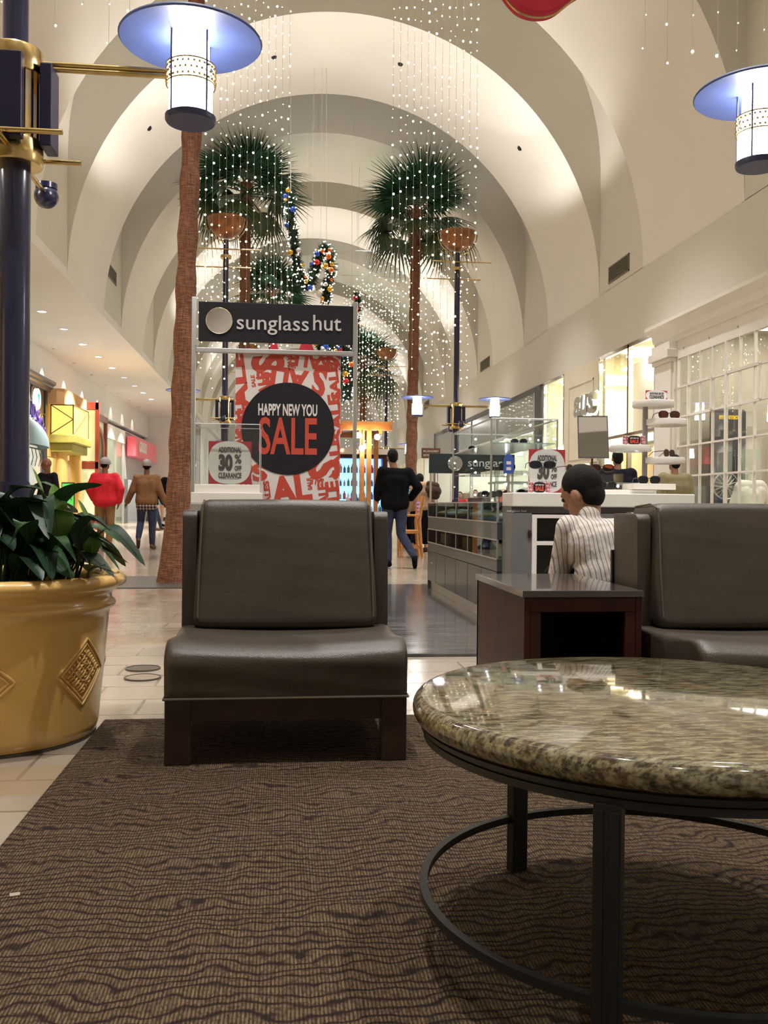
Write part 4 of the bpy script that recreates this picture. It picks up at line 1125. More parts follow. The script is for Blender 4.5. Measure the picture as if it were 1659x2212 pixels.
MB().b2((.0, 0, zz(.93)), (Dp, L, zz(.938))).build('glass_top', gl_case, o)
MB().b2((Dp - .02, 0, zz(.515)), (Dp, L, zz(.93))).build('case_back', grey_lam, o)
MB().b2((0, L - .02, zz(0.0)), (Dp, L, zz(.938))).build('end_panel', MATS['case_grey'], o)
b = MB()
for i in range(7):
    y_ = L * i / 6; 
    for za, zb_ in ((.515, .655), (.785, .93)): b.box((.004, y_, zz((za + zb_) / 2)), (.014, .014, zb_ - za))
for z in (.515, .655, .785, .932): b.box((.002, L / 2, zz(z)), (.012, L, .009))
b.build('metal_trim', alu, o)
for i, (y_, mt_) in enumerate(((.35, white_lam), (.95, navy_box), (1.55, mat('display_tan', (.45, .30, .12), .6, vary=.1)), (2.2, denim), (2.8, white_lam))):
    q = MB(); q.b2((.10, 0, 0), (.36, .40, .10)); q = q.build('stock_box', mt_, loc=(KX, 6.55 + y_ * .95, .516), bevel=.003); tag(q, 'folded box in the lower row of the dark display case: ' + ['white one nearest us', 'navy one', 'tan one in the middle', 'dark blue one', 'white one farthest'][i], 'box')
for i in range(6):
    o2 = thing('eyewear_tray', 'slanted tan tray of sunglasses in the upper row of the display case', 'tray', (KX + .12, 6.66 + .53 * i, .83), 0, 'trays in the upper row of the display case')
    MB().box((.12, .25, .03), (.3, .46, .02), (0, -.25, 0)).build('tray', MATS['display_tan'] if i % 2 else white_lam, o2, bevel=.003)
    b = MB()
    for j in range(5): b.box((.06, .06 + .09 * j, .058), (.06, .05, .022), (0, -.25, 0))
    b.build('eyewear', blackplastic, o2)

# right front cabinet with counter
c0, c1 = at(1103, 1092, KY), at(1493, 1092, KY)
ctop, cbot = at(1300, 1066, KY).z, at(1300, 1096, KY).z
cx = (c0.x + c1.x) / 2; hw = (c1.x - c0.x) / 2
o = thing('kiosk_counter', 'grey kiosk cabinet with thick white counter and open dark shelves behind the seated man', 'counter', (cx, KY - .001, .02))
z_ = lambda z: z - .02
sL, sR = at(1145, 1200, KY).x - cx, at(1262, 1200, KY).x - cx
zt0, zmid = at(1200, 1118, KY).z, at(1200, 1172, KY).z
CX_ = -hw + .66
MB().prism([(-hw, -.06), (hw, -.06), (hw, .62), (CX_, .62), (CX_, .25), (-hw, .25)], 2, z_(cbot), z_(ctop)).build('counter_top', white_lam, o, bevel=.006)
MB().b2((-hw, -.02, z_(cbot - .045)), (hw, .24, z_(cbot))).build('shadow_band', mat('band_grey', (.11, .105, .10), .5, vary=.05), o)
MB().b2((-hw, -.04, 0), (sL, 0.0, z_(cbot - .045))).build('end_panel', grey_lam, o, bevel=.003)
MB().b2((-hw, 0, 0), (-hw + .02, .24, z_(cbot - .045))).build('side_panel', grey_lam, o)
MB().b2((sR, -.04, 0), (hw, 0, z_(cbot - .045))).build('right_panel', grey_lam, o)
MB().b2((-hw + .02, .22, 0), (hw, .24, z_(cbot - .045))).b2((CX_, .24, 0), (CX_ + .02, .60, z_(cbot))).b2((CX_, .58, 0), (hw, .60, z_(cbot))).build('back_panel', blackplastic, o)
f = MB()
f.b2((sL, -.045, .08), (sL + .035, -.01, z_(zt0) + .02)).b2((sR - .035, -.045, .08), (sR, -.01, z_(zt0) + .02)).b2((sL + .0351, -.045, z_(zt0) - .005), (sR - .0351, -.01, z_(zt0) + .02)).b2((sL + .0351, -.045, z_(zmid) - .018), (sR - .0351, .21, z_(zmid) + .008)).b2((sL + .0351, -.045, .08), (sR - .0351, -.01, .11))
f.build('shelf_frame', white_paint, o, bevel=.002)
MB().b2((sL, -.04, 0), (sR, -.01, .08)).build('kick_plate', grey_dark, o)
MB().ball((sL - .018, -.05, z_(at(1132, 1152, KY).z)), .028, 12, 8, (.5, .4, 1.2)).build('padlock', darkwood, o, smooth='all')
text(MB(), 'sunglass hut', (sL - .11, -.042, z_(at(1117, 1104, KY).z)), .14, .022, .0, .001).build('small_lettering', lettergrey, o)
CTp = ctop
# perspex ledge
tag(MB().b2((cx - .02, KY + .08, CTp), (cx + .42, KY + .55, CTp + .03)).build('white_riser', white_lam, bevel=.003), 'low white riser board on the right kiosk counter', 'riser')
off_sign('thirty percent off sign standing at the left end of the right counter', ((at(1181, 1060, KY + .2).x), KY + .2, CTp + .004), .27, at(1180, 972, KY + .2).z - CTp)
sale_card('small happy new you sale card at the left end of the right counter', (at(1165, 1060, KY + .02).x, KY + .02, CTp), .16, .078)

# sunglasses
def sunglasses(lab, c, rz=0, lens=lens_brown, fr=tortoise, w_=.145, group=None):
    o = thing('sunglasses', lab, 'sunglasses', c, rz, group)
    for s in (-1, 1):
        pts = [(s * w_ * .26 + w_ * .215 * math.copysign(abs(math.cos(t)) ** .8, math.cos(t)), .032 + .027 * math.copysign(abs(math.sin(t)) ** .8, math.sin(t))) for t in [2 * PI * i / 28 for i in range(28)]]
        MB().prism(pts, 1, -.0012, .0012).build('lens', lens, o)
        MB().tube([(x, 0, z) for x, z in pts], .0032, 6, closed=True).build('rim', fr, o, smooth='all')
        MB().tube([(s * w_ * .48, .0, .045), (s * w_ * .5, .02, .046), (s * w_ * .49, .09, .042), (s * w_ * .46, .13, .012)], .0028, 6).build('temple', fr, o, smooth='all')
    MB().tube([(-w_ * .06, 0, .04), (0, -.002, .045), (w_ * .06, 0, .04)], .003, 6).build('bridge', fr, o, smooth='all')
    return o
# tiered display stand
SY = KY + .36
px_ = at(1393, 960, SY).x
o = thing('tiered_display_stand', 'grey pole stand with staggered round white shelves on the right counter', 'display stand', (px_, SY, CTp + .03))
zb = CTp + .03
MB().cyl((0, 0, 0), (0, 0, at(1393, 868, SY).z - zb), .02, n=16).build('pole', mat('pole_grey', (.32, .29, .28), .4, .3, vary=.05), o, smooth=True)
MB().cyl((0, 0, 0), (0, 0, .01), .09, n=32).build('foot', white_lam, o)
SH = {}
for nm, X, Yp, hwp in (('a', 1411, 873, 46), ('b', 1437, 913, 47), ('c', 1361, 969, 46), ('d', 1434, 995, 46)):
    p = at(X, Yp, SY); r_ = hwp / 2000 * SY; zc = p.z - zb
    s = MB().lathe([(r_ * .97, zc - .024), (r_, zc - .018), (r_, zc + .016), (r_ * .98, zc + .022)], (p.x - px_, 0, 0), n=48).build('round_shelf', white_lam, o, smooth=True)
    SH[nm] = (p.x, SY, p.z + .022)
p = at(1401, 1052, SY - .2)
tag(MB().b2((-.16, -.11, 0), (.16, .11, .042)).build('white_block', white_lam, loc=(p.x, SY - .2, p.z - .02), bevel=.003), 'white rectangular shelf block low in front of the tiered stand', 'shelf block')
o = thing('clear_feet', 'clear short legs under the white rectangular shelf block', 'stand', (p.x, SY - .2, CTp)); 
for s in (-1, 1): MB().cyl((s * .11, 0, .0), (s * .11, 0, p.z - .02 - CTp), .014, n=12).build('leg', acrylic, o)
off_sign('small clearance sign on the topmost round shelf', (SH['a'][0], SY - .06, SH['a'][2] + .001), .165, .072, False, True)
sale_card('small happy new you sale card on the round shelf right of the mirror', (SH['c'][0] + .0, SY - .08, SH['c'][2] + .001), .175, .068)
sunglasses('brown gradient sunglasses on the upper right round shelf', (SH['b'][0] + .0, SY - .07, SH['b'][2] - .001), 0, lens_brown, tortoise, .17)
sunglasses('dark tortoise sunglasses turned sideways on the lowest round shelf', (SH['d'][0] + .02, SY - .05, SH['d'][2] - .001), R(38), lens_brown, tortoise, .16)
sunglasses('large dark sunglasses on the white rectangular block', (at(1400, 1030, SY - .25).x, SY - .27, p.z + .018), 0, lens_grey, blackplastic, .17)
# pieces on thin clear stands
def riser(px, py, Y, lab, **kw):
    p = at(px, py, Y); s = thing('clear_riser', 'thin clear riser holding sunglasses, ' + lab, 'riser', (p.x, Y + .03, CTp + (.03 if p.x > cx - .02 and p.x < cx + .42 and Y > KY + .08 else 0)))
    hh = p.z - s.location.z - .004
    MB().cyl((0, 0, 0), (0, 0, hh), .012, n=10).build('stem', acrylic, s); MB().b2((-.05, -.03, hh), (.05, .03, hh + .004)).build('plate', acrylic, s)
    sunglasses(lab, (p.x, Y, p.z - .002), **kw)
riser(1172, 1013, KY + .12, 'black sunglasses before the left thirty percent sign', lens=lens_grey, fr=blackplastic, w_=.2)
riser(1238, 1021, KY + .15, 'tortoise sunglasses just left of the seated man\'s head', rz=R(30))
riser(1300, 1020, KY + .25, 'brown cat eye sunglasses just right of the seated man\'s head', rz=R(-15), w_=.18)
# small clear box with glasses
bx = at(1312, 1062, KY + .18)
o = thing('small_clear_box', 'small clear box with dark sunglasses inside on the right counter', 'display box', (bx.x, KY + .16, CTp + .031))
for a_, b_ in (((-.115, 0, 0), (.115, .004, .115)), ((-.115, .2, 0), (.115, .204, .115)), ((-.115, .004, 0), (-.111, .2, .115)), ((.111, .004, 0), (.115, .2, .115)), ((-.115, 0, .115), (.115, .204, .119))): MB().b2(a_, b_).build('pane', acrylic, o)
sunglasses('dark sunglasses inside the small clear box', (bx.x + .02, KY + .24, CTp + .032), 0, lens_grey, blackplastic)
# mirror on stand
mY = KY + .14
m0, m1 = at(1251, 990, mY), at(1311, 898, mY)
o = thing('counter_mirror', 'upright rectangular mirror in a thin dark frame above the seated man', 'mirror', ((m0.x + m1.x) / 2, mY, CTp))
hw_ = (m1.x - m0.x) / 2; za, zb_ = m0.z - CTp, m1.z - CTp
Mx = Euler((R(-17), 0, R(-12))).to_matrix(); cm = Vector((0, 0, (za + zb_) / 2))
MB().box(cm, (hw_ * 2, .008, zb_ - za), Mx).build('mirror_glass', mirror, o)
b = MB(); f_ = .005; H2 = (zb_ - za) / 2
for s in (-1, 1): b.box(cm + Mx @ Vector((s * (hw_ + .003), 0, 0)), (.008, .014, 2 * H2 + .016), Mx).box(cm + Mx @ Vector((0, 0, s * (H2 + .003))), (2 * hw_, .014, .008), Mx)
b.build('frame', mat('frame_dark', (.10, .085, .08), .3, .6, vary=.1), o)
b = MB().cyl((0, .03, 0), (0, .01, za + .05), .008, n=10).cyl((0, .03, 0), (0, .03, .01), .07, n=24); b.build('stand', MATS['frame_dark'], o)
# glass shelf tower over the long case
o = thing('glass_tower', 'glass shelf unit with tiny lights standing on the long display case', 'glass shelf', (KX + .30, 7.0, .958))
tb, th_ = 1.6, .62
for y_ in (0, tb): MB().b2((-.26, y_, 0), (.26, y_ + .008, th_)).build('glass_end', gl_clear, o)
MB().b2((.252, .008, 0), (.26, tb, th_)).build('glass_side', gl_clear, o)
for z in (.01, .22, .43): MB().b2((-.25, .01, z), (.25, tb - .01, z + .008)).build('glass_shelf', mat('shelf_edge', (.45, .55, .5), .15, vary=.03) if z == .43 else gl_clear, o)
b = MB()
for sx in (-.26, .26):
    for y_ in (0, tb): b.cyl((sx, y_, 0), (sx, y_, th_), .008, n=8)
    b.cyl((sx, 0, th_), (sx, tb, th_), .008, n=8)
for y_ in (0, tb): b.cyl((-.26, y_, th_), (.26, y_, th_), .008, n=8)
b.build('metal_corner', alu, o)
led = mat('led_white', (1, 1, 1), .5, emit=(.95, .97, 1), es=10, sample=False)
for (lx, ly) in ((.24, .02), (.24, tb - .03), (-.05, tb - .02), (.05, .02)):
    for j in range(6): MB().ball((lx, ly, .05 + j * .105), .009, 8, 6).build('led', led, o)
for j in range(9):
    sunglasses('sunglasses on a glass shelf of the right kiosk tower', (KX + .30 + random.uniform(-.12, .1), 7.12 + .16 * j, .958 + (.019, .229, .439)[j % 3]), R(random.uniform(-30, 60)), lens_grey, blackplastic, .14, 'sunglasses on the glass tower')
# blue arched card on the glass
p = at(1101, 1003, 6.9)
o = thing('blue_card', 'small blue arched card fixed on the kiosk glass above the display case', 'sign', (p.x, 6.93, .94)); zc = p.z - .94
MB().b2((-.008, .003, 0), (.008, .01, zc + .02)).build('stem', alu, o)
MB().prism([(-.04, zc - .07), (.04, zc - .07)] + [(.04 * math.cos(t), zc + .03 + .05 * math.sin(t)) for t in [PI * i / 12 for i in range(13)]], 1, 0, .003).build('card', mat('card_blue', (.05, .12, .42), .4, vary=.05), o)
for s in (-1, 1): MB().b2((-.018, -.001, zc - .01 + s * .022 - .012), (.018, 0, zc - .01 + s * .022 + .012)).build('pale_square', white_lam, o)
# far black kiosk sign
FS = 9.9
g0, g1 = at(927, 1022, FS), at(1112, 982, FS)
o = thing('brand_sign', 'smaller dark sign with round mirror at the far end of the right kiosk', 'sign', (g0.x, FS, .02))
w_ = g1.x - g0.x; za, zb_ = g0.z - .02, g1.z - .02
MB().b2((0, 0, za), (w_, .03, zb_)).build('panel', mat('sign_green_black', (.018, .03, .03), .3, vary=.1), o, bevel=.003)
MB().cyl((w_ * .30, -.01, (za + zb_) / 2), (w_ * .30, 0, (za + zb_) / 2), (zb_ - za) * .38, n=40).build('round_mirror', mirror, o)
text(MB(), 'sunglass', (w_ * .68, -.004, (za + zb_) / 2 + .0), w_ * .46, (zb_ - za) * .52, .004, .003).build('sign_letters', lettergrey, o)
for x_ in (.02, w_ - .02): MB().cyl((x_, .015, 0), (x_, .015, za), .012, n=10).build('post', alu, o)
# far shelf boards with goods
o = thing('glass_counter', 'pale glass counter with lit shelves at the far end of the right kiosk', 'display case', (2.5, 9.3, .02))
MB().b2((-.3, 0, 0), (1.3, .5, .86)).build('cabinet', grey_dark, o); MB().b2((-.3, 0, 1.12), (1.3, .5, 1.14)).build('glass_shelf', MATS['shelf_edge'], o)
for x_ in (-.28, .5, 1.28): MB().cyl((x_, .25, .86), (x_, .25, 1.12), .012, n=8).build('post', alu, o)
for j in range(8): MB().ball((-.2 + .2 * j, .1, 1.105), .014, 8, 6).build('led', led, o)

# ------------------------------------------------------------------ shops
def shop_room(side, y0, y1, depth, wm, h=4.1, lights=2, es=None, group=None):
    X = XR if side > 0 else XS; s = side
    st = MB(); st.b2((X + s * depth, y0, 0), (X + s * (depth + .1), y1, h)).b2((X + s * .1, y0 - .06, 0), (X + s * depth, y0, h)).b2((X + s * .1, y1, 0), (X + s * depth, y1 + .06, h)).b2((X + s * .1, y0, h), (X + s * depth, y1, h + .05))
    struct(st.build('wall_shop', wm))
    for i in range(lights):
        yc = y0 + (y1 - y0) * (i + .5) / lights
        o = thing('ceiling_light_panel', 'lit ceiling panel inside a shop on the ' + ('right' if s > 0 else 'left') + ' side of the mall', 'ceiling light', (X + s * depth * .5, yc, h), 0, 'shop ceiling panels ' + ('right' if s > 0 else 'left'))
        MB().box((0, 0, -.02), (depth * .5, min(2.2, (y1 - y0) / lights * .6), .03)).build('diffuser', es or store_panel, o)
def wbox(side, y0, y1, z0, z1, d0=0., d1=.12):
    X = XR if side > 0 else XS; return MB().b2((X - side * d0, y0, z0), (X + side * d1, y1, z1))
# --- right, white shop with small panes
WY0, WY1 = 7.0, 15.44
o = thing('shop_front', 'white painted shop front with small square panes and cornice at the right edge', 'shop front', (XR, 0, 0))
g = MB()
prof_c = [(0, 3.80), (-.03, 3.80), (-.03, 3.86), (-.08, 3.90), (-.10, 4.0), (-.20, 4.08), (-.24, 4.10), (-.24, 4.16), (0, 4.16)]
b = MB(); vs = []; b.prism([(x_, z_2) for x_, z_2 in prof_c], 1, WY0, 16.35); b.build('cornice', white_paint, o)
MB().b2((0, WY0, 3.50), (.1, WY1 + .1, 3.80)).build('frieze', white_paint, o)
for i in range(9): MB().cyl((-.012, 15.2 - .95 * i, 3.64), (0, 15.2 - .95 * i, 3.64), .018, n=10).build('stud', alu, o)
b = MB(); b.b2((-.10, 15.5, 0), (.05, 16.2, 3.45)).b2((-.07, 15.44, 0), (.05, 15.5, 3.45)).b2((-.14, 15.46, 3.45), (.05, 16.24, 3.52)).b2((-.20, 15.42, 3.52), (.05, 16.28, 3.66)).b2((-.15, 15.46, 3.66), (.05, 16.24, 3.80)).b2((-.13, 15.46, 0), (.05, 16.24, .35)); b.build('pilaster', white_paint, o, bevel=.008)
MB().b2((-.02, WY0, 0), (.12, WY1, .42)).build('base_wall', white_paint, o)
rows = [.42 + (3.5 - .42) * i / 6 for i in range(7)]; cols = [WY1 - .442 * i for i in range(20)]
b = MB()
for i, z in enumerate(rows): b.b2((-.01, WY0, z - .015), (.03, WY1, z + .015))
for i, y_ in enumerate(cols): b.b2((-.012, y_ - (.028 if i % 4 == 0 else .013), .42), (.031, y_ + (.028 if i % 4 == 0 else .013), 3.5))
b.build('muntins', white_paint, o)
MB().b2((.008, WY0, .42), (.014, WY1, 3.5)).build('panes', gl_shop, o)
# opened vent sash
b = MB()
for (ya, yb) in ((14.12, 14.98), (12.6, 13.6)):
    for z in (2.47, 2.99): b.b2((-.03, ya, z - .022), (-.011, yb, z + .022))
    for y_ in (ya, yb): b.b2((-.03, y_ - .02, 2.47), (-.011, y_ + .02, 2.99))
b.build('sash', white_paint, o)
dimp = mat('shop_light_panel_dim', (1, 1, 1), .5, emit=(1, .93, .82), es=3.2)
shop_room(1, WY0, 16.25, 3.2, mat('shop_wall_beige', (.46, .42, .34), .8, vary=.03), lights=3, es=dimp)
struct(MB().b2((XR, Y0, 0), (XR + .15, WY0, 4.15)).build('wall_right_near', plaster))
# display in the white shop
p = at(1571, 1000, 15.9)
o = thing('display_board', 'tall dark grey display board with yellow lettering behind the small panes', 'display board', (p.x, 15.9, 0))
hw_ = 41 / 2000 * 15.9; zt_2 = at(1571, 884, 15.9).z
pr = rounded([(-hw_, .3), (-hw_, zt_2), (hw_, zt_2), (hw_, .3)], [.01, .08, .08, .01], 4)
MB().prism(pr, 1, -.04, .04).build('board', mat('board_grey', (.065, .065, .075), .45, vary=.1), o, bevel=.01)
text(MB(), 'momo', (0, -.045, at(1571, 902, 15.9).z), .37, .075, .06, .002).build('yellow_letters', mat('yellow_letter', (.75, .50, .04), .5, vary=.05), o)
MB().b2((-.2, -.1, 0), (.2, .1, .3)).build('foot', blackplastic, o)
for i in range(3): MB().tube([(.02 + .07 * i, -.05, 1.6 + .25), (.08 + .07 * i, -.12, 1.95 - .05 * i), (.14 + .07 * i, -.05, 1.4)], .008, 6).build('silver_cable', chrome, o)
p = at(1568, 1050, 15.6)
o = thing('spoked_wheel', 'silver spoked car wheel in front of the dark display board', 'wheel', (p.x, 15.6, p.z))
rr = .235
MB().tube([(rr * math.cos(t), 0, rr * math.sin(t)) for t in [2 * PI * i / 48 for i in range(48)]], .016, 8, closed=True).build('rim', alu, o, smooth='all')
MB().cyl((0, -.02, 0), (0, .06, 0), .04, n=20).build('hub', alu, o)
for i in range(18):
    a = 2 * PI * i / 18; a2 = a + (.35 if i % 2 else -.35)
    MB().cyl((.04 * math.cos(a2), -.015, .04 * math.sin(a2)), (rr * math.cos(a), .01, rr * math.sin(a)), .006, n=6).build('spoke', alu, o)
o2 = thing('wheel_stand', 'dark low stand carrying the spoked wheel', 'stand', (p.x, 15.6, 0)); MB().b2((-.2, -.12, 0), (.2, .12, p.z - rr - .016)).build('block', blackplastic, o2)
# --- right, cream shop with chrome letters
o = thing('shop_front', 'cream shop front with tall chrome framed glass bays and silver letters', 'shop front', (XR, 0, 0))
MB().b2((-.02, 19.4, 1.9), (.12, 21.9, 4.15)).build('cream_panel', cream, o)
b = MB()
for (ya, yb, za_, zb_) in ((19.75, 21.5, 3.72, 3.75), (19.75, 21.5, 2.0, 2.03), (19.75, 19.78, 2.0, 3.75), (21.47, 21.5, 2.0, 3.75)): b.b2((-.04, ya, za_), (-.02, yb, zb_))
b.build('panel_moulding', cream, o)
for ps, (ya, yb) in (((16.35, 17.7, 19.4), (16.35, 19.4)), ((21.92, 23.65), (21.9, 23.65))):
    b = MB()
    for y_ in ps: b.b2((-.03, y_ - .04, 0), (.05, y_ + .04, 4.12))
    b.b2((-.03, ya, 4.06), (.05, yb, 4.14)).b2((-.02, ya, 2.32), (.04, yb, 2.38)); b.build('chrome_frame', chrome, o)
for y_ in (16.4, 17.2): MB().b2((.9, y_, 0), (.95, y_ + .08, 4.0)).build('inner_post', chrome, o)
for (ya, yb) in ((17.74, 19.36), (21.96, 23.61)): MB().b2((.0, ya, 0), (.012, yb, 4.06)).build('glass_pane', gl_shop, o)
MB().b2((1.2, 16.4, 0), (1.25, 23.6, 2.3)).build('display_back', mat('display_cream', (.72, .60, .36), .6, vary=.05), o)
MB().b2((.6, 16.5, 2.2), (1.15, 19.2, 2.26)).build('glass_shelf', MATS['shelf_edge'], o)
MB().b2((.5, 21.9, 0), (.6, 23.6, 4.0)).build('backlit_panel', mat('backlit_warm', (1, 1, 1), .5, emit=(1, .96, .78), es=1.3), o)
MB().b2((.7, 17.9, 2.45), (.8, 19.3, 4.0)).build('pale_panel', store_white, o)
MB().b2((.02, 21.0, 0), (.12, 21.9, 1.9)).build('pier', cream, o); MB().b2((.02, 19.4, 0), (.12, 20.1, 1.9)).build('pier', cream, o)
for s_ in (16.7, 18.3, 22.8): MB().box((.5, s_, 4.02), (.5, .5, .03)).build('bay_light', store_panel, o)
p = atx(1268, 875, XR - .06); 
l = MB(); Mz = Euler((0, 0, R(-90))).to_matrix()
text(l, 'aus', (0, 0, 0), 1.35, .46, .03, .05, M=Mz, shear=.15)
lo = l.build('silver_letters', chrome, o, loc=(-.10, p.y, p.z))
text(MB(), 'aus', (0, 0, 0), 1.42, .52, .05, .004, M=Mz, shear=.15).build('letter_glow', mat('glow_cool', (1, 1, 1), .5, emit=(.75, 1, .93), es=2.2, sample=False), o, loc=(-.03, p.y, p.z))
shop_room(1, 16.35, 23.75, 4, mat('shop_wall_cream', (.80, .72, .52), .7, vary=.03), lights=3)
# --- right, dark framed shop
o = thing('shop_front', 'dark framed shop front with long grey glass fascia on the right side', 'shop front', (XR, 0, 0))
MB().b2((-.06, 23.9, 0), (.1, 24.35, 4.13)).b2((-.06, 24.35, 3.99), (.1, 41, 4.13)).b2((-.06, 40.8, 0), (.1, 41.1, 4.13)).build('dark_frame', mat('frame_brown', (.035, .026, .024), .4, vary=.15), o)
MB().b2((-.02, 24.35, 3.02), (.02, 40.8, 3.99)).build('fascia_glass', mat('fascia_grey', (.33, .35, .34), .12, coat=.8, vary=.03), o)
b = MB()
for y_ in (24.5, 29, 33, 37, 40.7): b.b2((-.05, y_ - .05, 0), (.04, y_ + .05, 3.99))
b.b2((-.06, 24.35, 2.96), (.04, 40.8, 3.05)); b.build('metal_mullion', alu, o)
MB().b2((0, 24.55, 0), (.012, 40.7, 2.96)).build('glass_wall', gl_shop, o)
shop_room(1, 23.85, 41, 5, store_white, lights=5)
for i in range(9):
    c_ = [redcloth, white_lam, denim, olive, signred, white_lam, blackcloth, leafmid, khaki][i]
    o2 = thing('clothes_rack', 'rack of ' + ['red', 'white', 'blue', 'olive', 'orange', 'pale', 'black', 'green', 'tan'][i] + ' clothes inside the bright right hand shop', 'clothes rack', (XR + 1.0 + (i % 2) * 1.6, 26 + 1.6 * i, 0))
    MB().cyl((0, -.5, 0), (0, -.5, 1.5), .015, n=8).cyl((0, .5, 0), (0, .5, 1.5), .015, n=8).cyl((0, -.5, 1.5), (0, .5, 1.5), .015, n=8).b2((-.25, -.52, 0), (.25, -.48, .03)).b2((-.25, .48, 0), (.25, .52, .03)).build('rail', chrome, o2)
    for j in range(8): MB().box((0, -.42 + .12 * j, 1.08), (.42, .05, .75)).build('garment', c_, o2, bevel=.02)
o = thing('shop_front', 'pale farthest shop front on the right side with glass panel', 'shop front', (XR, 0, 0))
MB().b2((-.05, 41.3, 3.3), (.1, 56, 4.13)).build('fascia', mat('fascia_pale', (.55, .56, .52), .3, vary=.03), o)
b = MB()
for y_ in (41.4, 45, 49, 53, 56): b.b2((-.06, y_ - .12, 0), (.1, y_ + .12, 3.3))
b.build('pier', cream, o); MB().b2((0, 41.4, 0), (.012, 56, 3.3)).build('glass_wall', gl_shop, o)
shop_room(1, 41.1, 56, 5, store_white, lights=3)
struct(MB().b2((XR, 56.1, 0), (XR + .15, Y1, 4.15)).build('wall_right_far', plaster))

# --- left shops
struct(MB().b2((XS - .15, Y0, 0), (XS, 19.9, 4.36)).build('wall_left_near', mat('ochre_wall', (.42, .33, .12), .7, vary=.1)))
o = thing('shop_front', 'dark steel framed shop front with purple outlined letters and round logo at left', 'shop front', (XS, 0, 0))
b = MB(); b.prism([(0, 4.22), (.10, 4.22), (.14, 4.30), (.20, 4.34), (.20, 4.40), (.28, 4.44), (.28, 4.52), (0, 4.52)], 1, 20, 28.9); b.build('cornice', mat('steel_blue', (.16, .16, .20), .25, .6, vary=.1), o)
MB().b2((-.1, 20, 2.55), (.02, 28.8, 4.22)).build('fascia', mat('fascia_bronze', (.17, .13, .09), .4, .3, vary=.4, vscale=6), o)
rd = random.Random(3); b = MB()
for i in range(46):
    y_ = rd.uniform(20.2, 28.4); z = rd.uniform(2.7, 4.0); b.tube([(.04, y_ + .28 * math.cos(t) * (1 - t / 9), z + .28 * math.sin(t) * (1 - t / 9)) for t in [k_ * .5 for k_ in range(12)]], .014, 5)
b.build('scroll_work', mat('scroll_brass', (.32, .25, .14), .4, .8, vary=.1), o)
for y_ in (20.1, 24.2, 28.65): MB().b2((-.08, y_ - .12, 0), (.06, y_ + .12, 4.22)).build('post', mat('steel_dark', (.045, .045, .05), .35, .5, vary=.1), o)
Ml = Euler((0, 0, R(90))).to_matrix()
def wall_text(s, ya, yb, z, hh, mt_, o, depth=.03, bold=.02, X=.06, dz=None):
    mb_ = MB(); text(mb_, s, (X, (ya + yb) / 2, z), abs(yb - ya), hh, bold, depth, M=Ml); return mb_
NS = 'WINDSOR'; neon = mat('neon_purple', (.9, .8, 1), .4, emit=(.80, .62, 1), es=1.6, sample=False); purple = mat('letter_purple', (.07, .04, .22), .3, vary=.1)
for i, ch in enumerate(NS):
    yc = 25.6 + .4 * i; z = 3.52 - .030 * max(0, i - 1.5) ** 2 - .03 * max(0, 1.5 - i) ** 2
    mb_ = MB(); text(mb_, ch, (.12, yc, z), .33, .44, .035, .004, M=Ml); mb_.build('neon_outline', neon, o)
    mb_ = MB(); text(mb_, ch, (.15, yc, z), .28, .38, .0, .05, M=Ml); mb_.build('letter', purple, o)
p = atx(86, 862, XS + .2)
MB().cyl((.08, 0, 0), (.16, 0, 0), .30, n=40).build('round_logo', mat('logo_glow', (.4, .4, .4), .5, emit=(1, 1, 1), es=.6), o, loc=(0, p.y, p.z))
MB().prism([(-.11, .14), (.11, .14), (.0, -.22)], 0, .17, .18).build('logo_triangle', mat('logo_teal', (.03, .35, .32), .4, vary=.1), o, loc=(0, p.y, p.z))
n_ = 20; b = MB(); rows_ = [[Vector((.02 + .62 * math.sin(PI / 2 * j / 8) * math.sin(PI * i / n_), 26.2 + 1.6 * math.cos(PI * i / n_), 2.45 + .80 * math.sin(PI * i / n_) * math.cos(PI / 2 * j / 8))) for i in range(n_ + 1)] for j in range(9)]
b.strip(rows_); b.build('domed_awning', mat('awning_blue', (.20, .30, .33), .5, vary=.08), o, smooth='all')
b = MB()
for i in range(9): b.tube([(.06, 25.0 + .4 * i, 2.45), (.06, 25.2 + .4 * i, 2.2), (.06, 25.0 + .4 * i, 1.95)], .012, 5)
b.b2((.04, 24.9, 2.43), (.08, 28.4, 2.46)); b.build('iron_scrolls', iron, o)
MB().b2((.0, 20.2, 0), (.012, 28.6, 2.55)).build('glass_wall', gl_clear, o)
shop_room(-1, 20, 28.9, 4, store_white, lights=4, es=mat('shop_light_bright', (1, 1, 1), .5, emit=(1, 1, .98), es=3.5))
# yellow lantern shop
yel = mat('yellow_plaster', (.66, .42, .13), .6, vary=.08); olv = mat('olive_plaster', (.36, .32, .06), .6, vary=.08)
o = thing('shop_front', 'yellow shop front with glowing lantern box over olive capital at left', 'shop front', (XS, 0, 0))
MB().b2((-.1, 29.0, 3.9), (.5, 32.2, 4.36)).build('orange_header', mat('header_orange', (.62, .36, .16), .7, vary=.05), o)
MB().b2((-.1, 28.95, 2.3), (.05, 31.8, 3.9)).build('wall_panel', yel, o)
lan = mat('lantern_amber', (.55, .30, .06), .5, emit=(1, .60, .14), es=.5)
MB().b2((.05, 29.2, 3.0), (.72, 31.4, 3.88)).build('lantern_box', lan, o)
b = MB()
for y_ in (29.2, 31.4):
    for x_ in (.06, .72): b.b2((x_ - .015, y_ - .02, 2.98), (x_ + .015, y_ + .02, 3.9))
for y_ in (29.19, ): b.cyl((.06, y_, 3.0), (.72, y_, 3.45), .014, n=6).cyl((.72, y_, 3.45), (.06, y_, 3.88), .014, n=6)
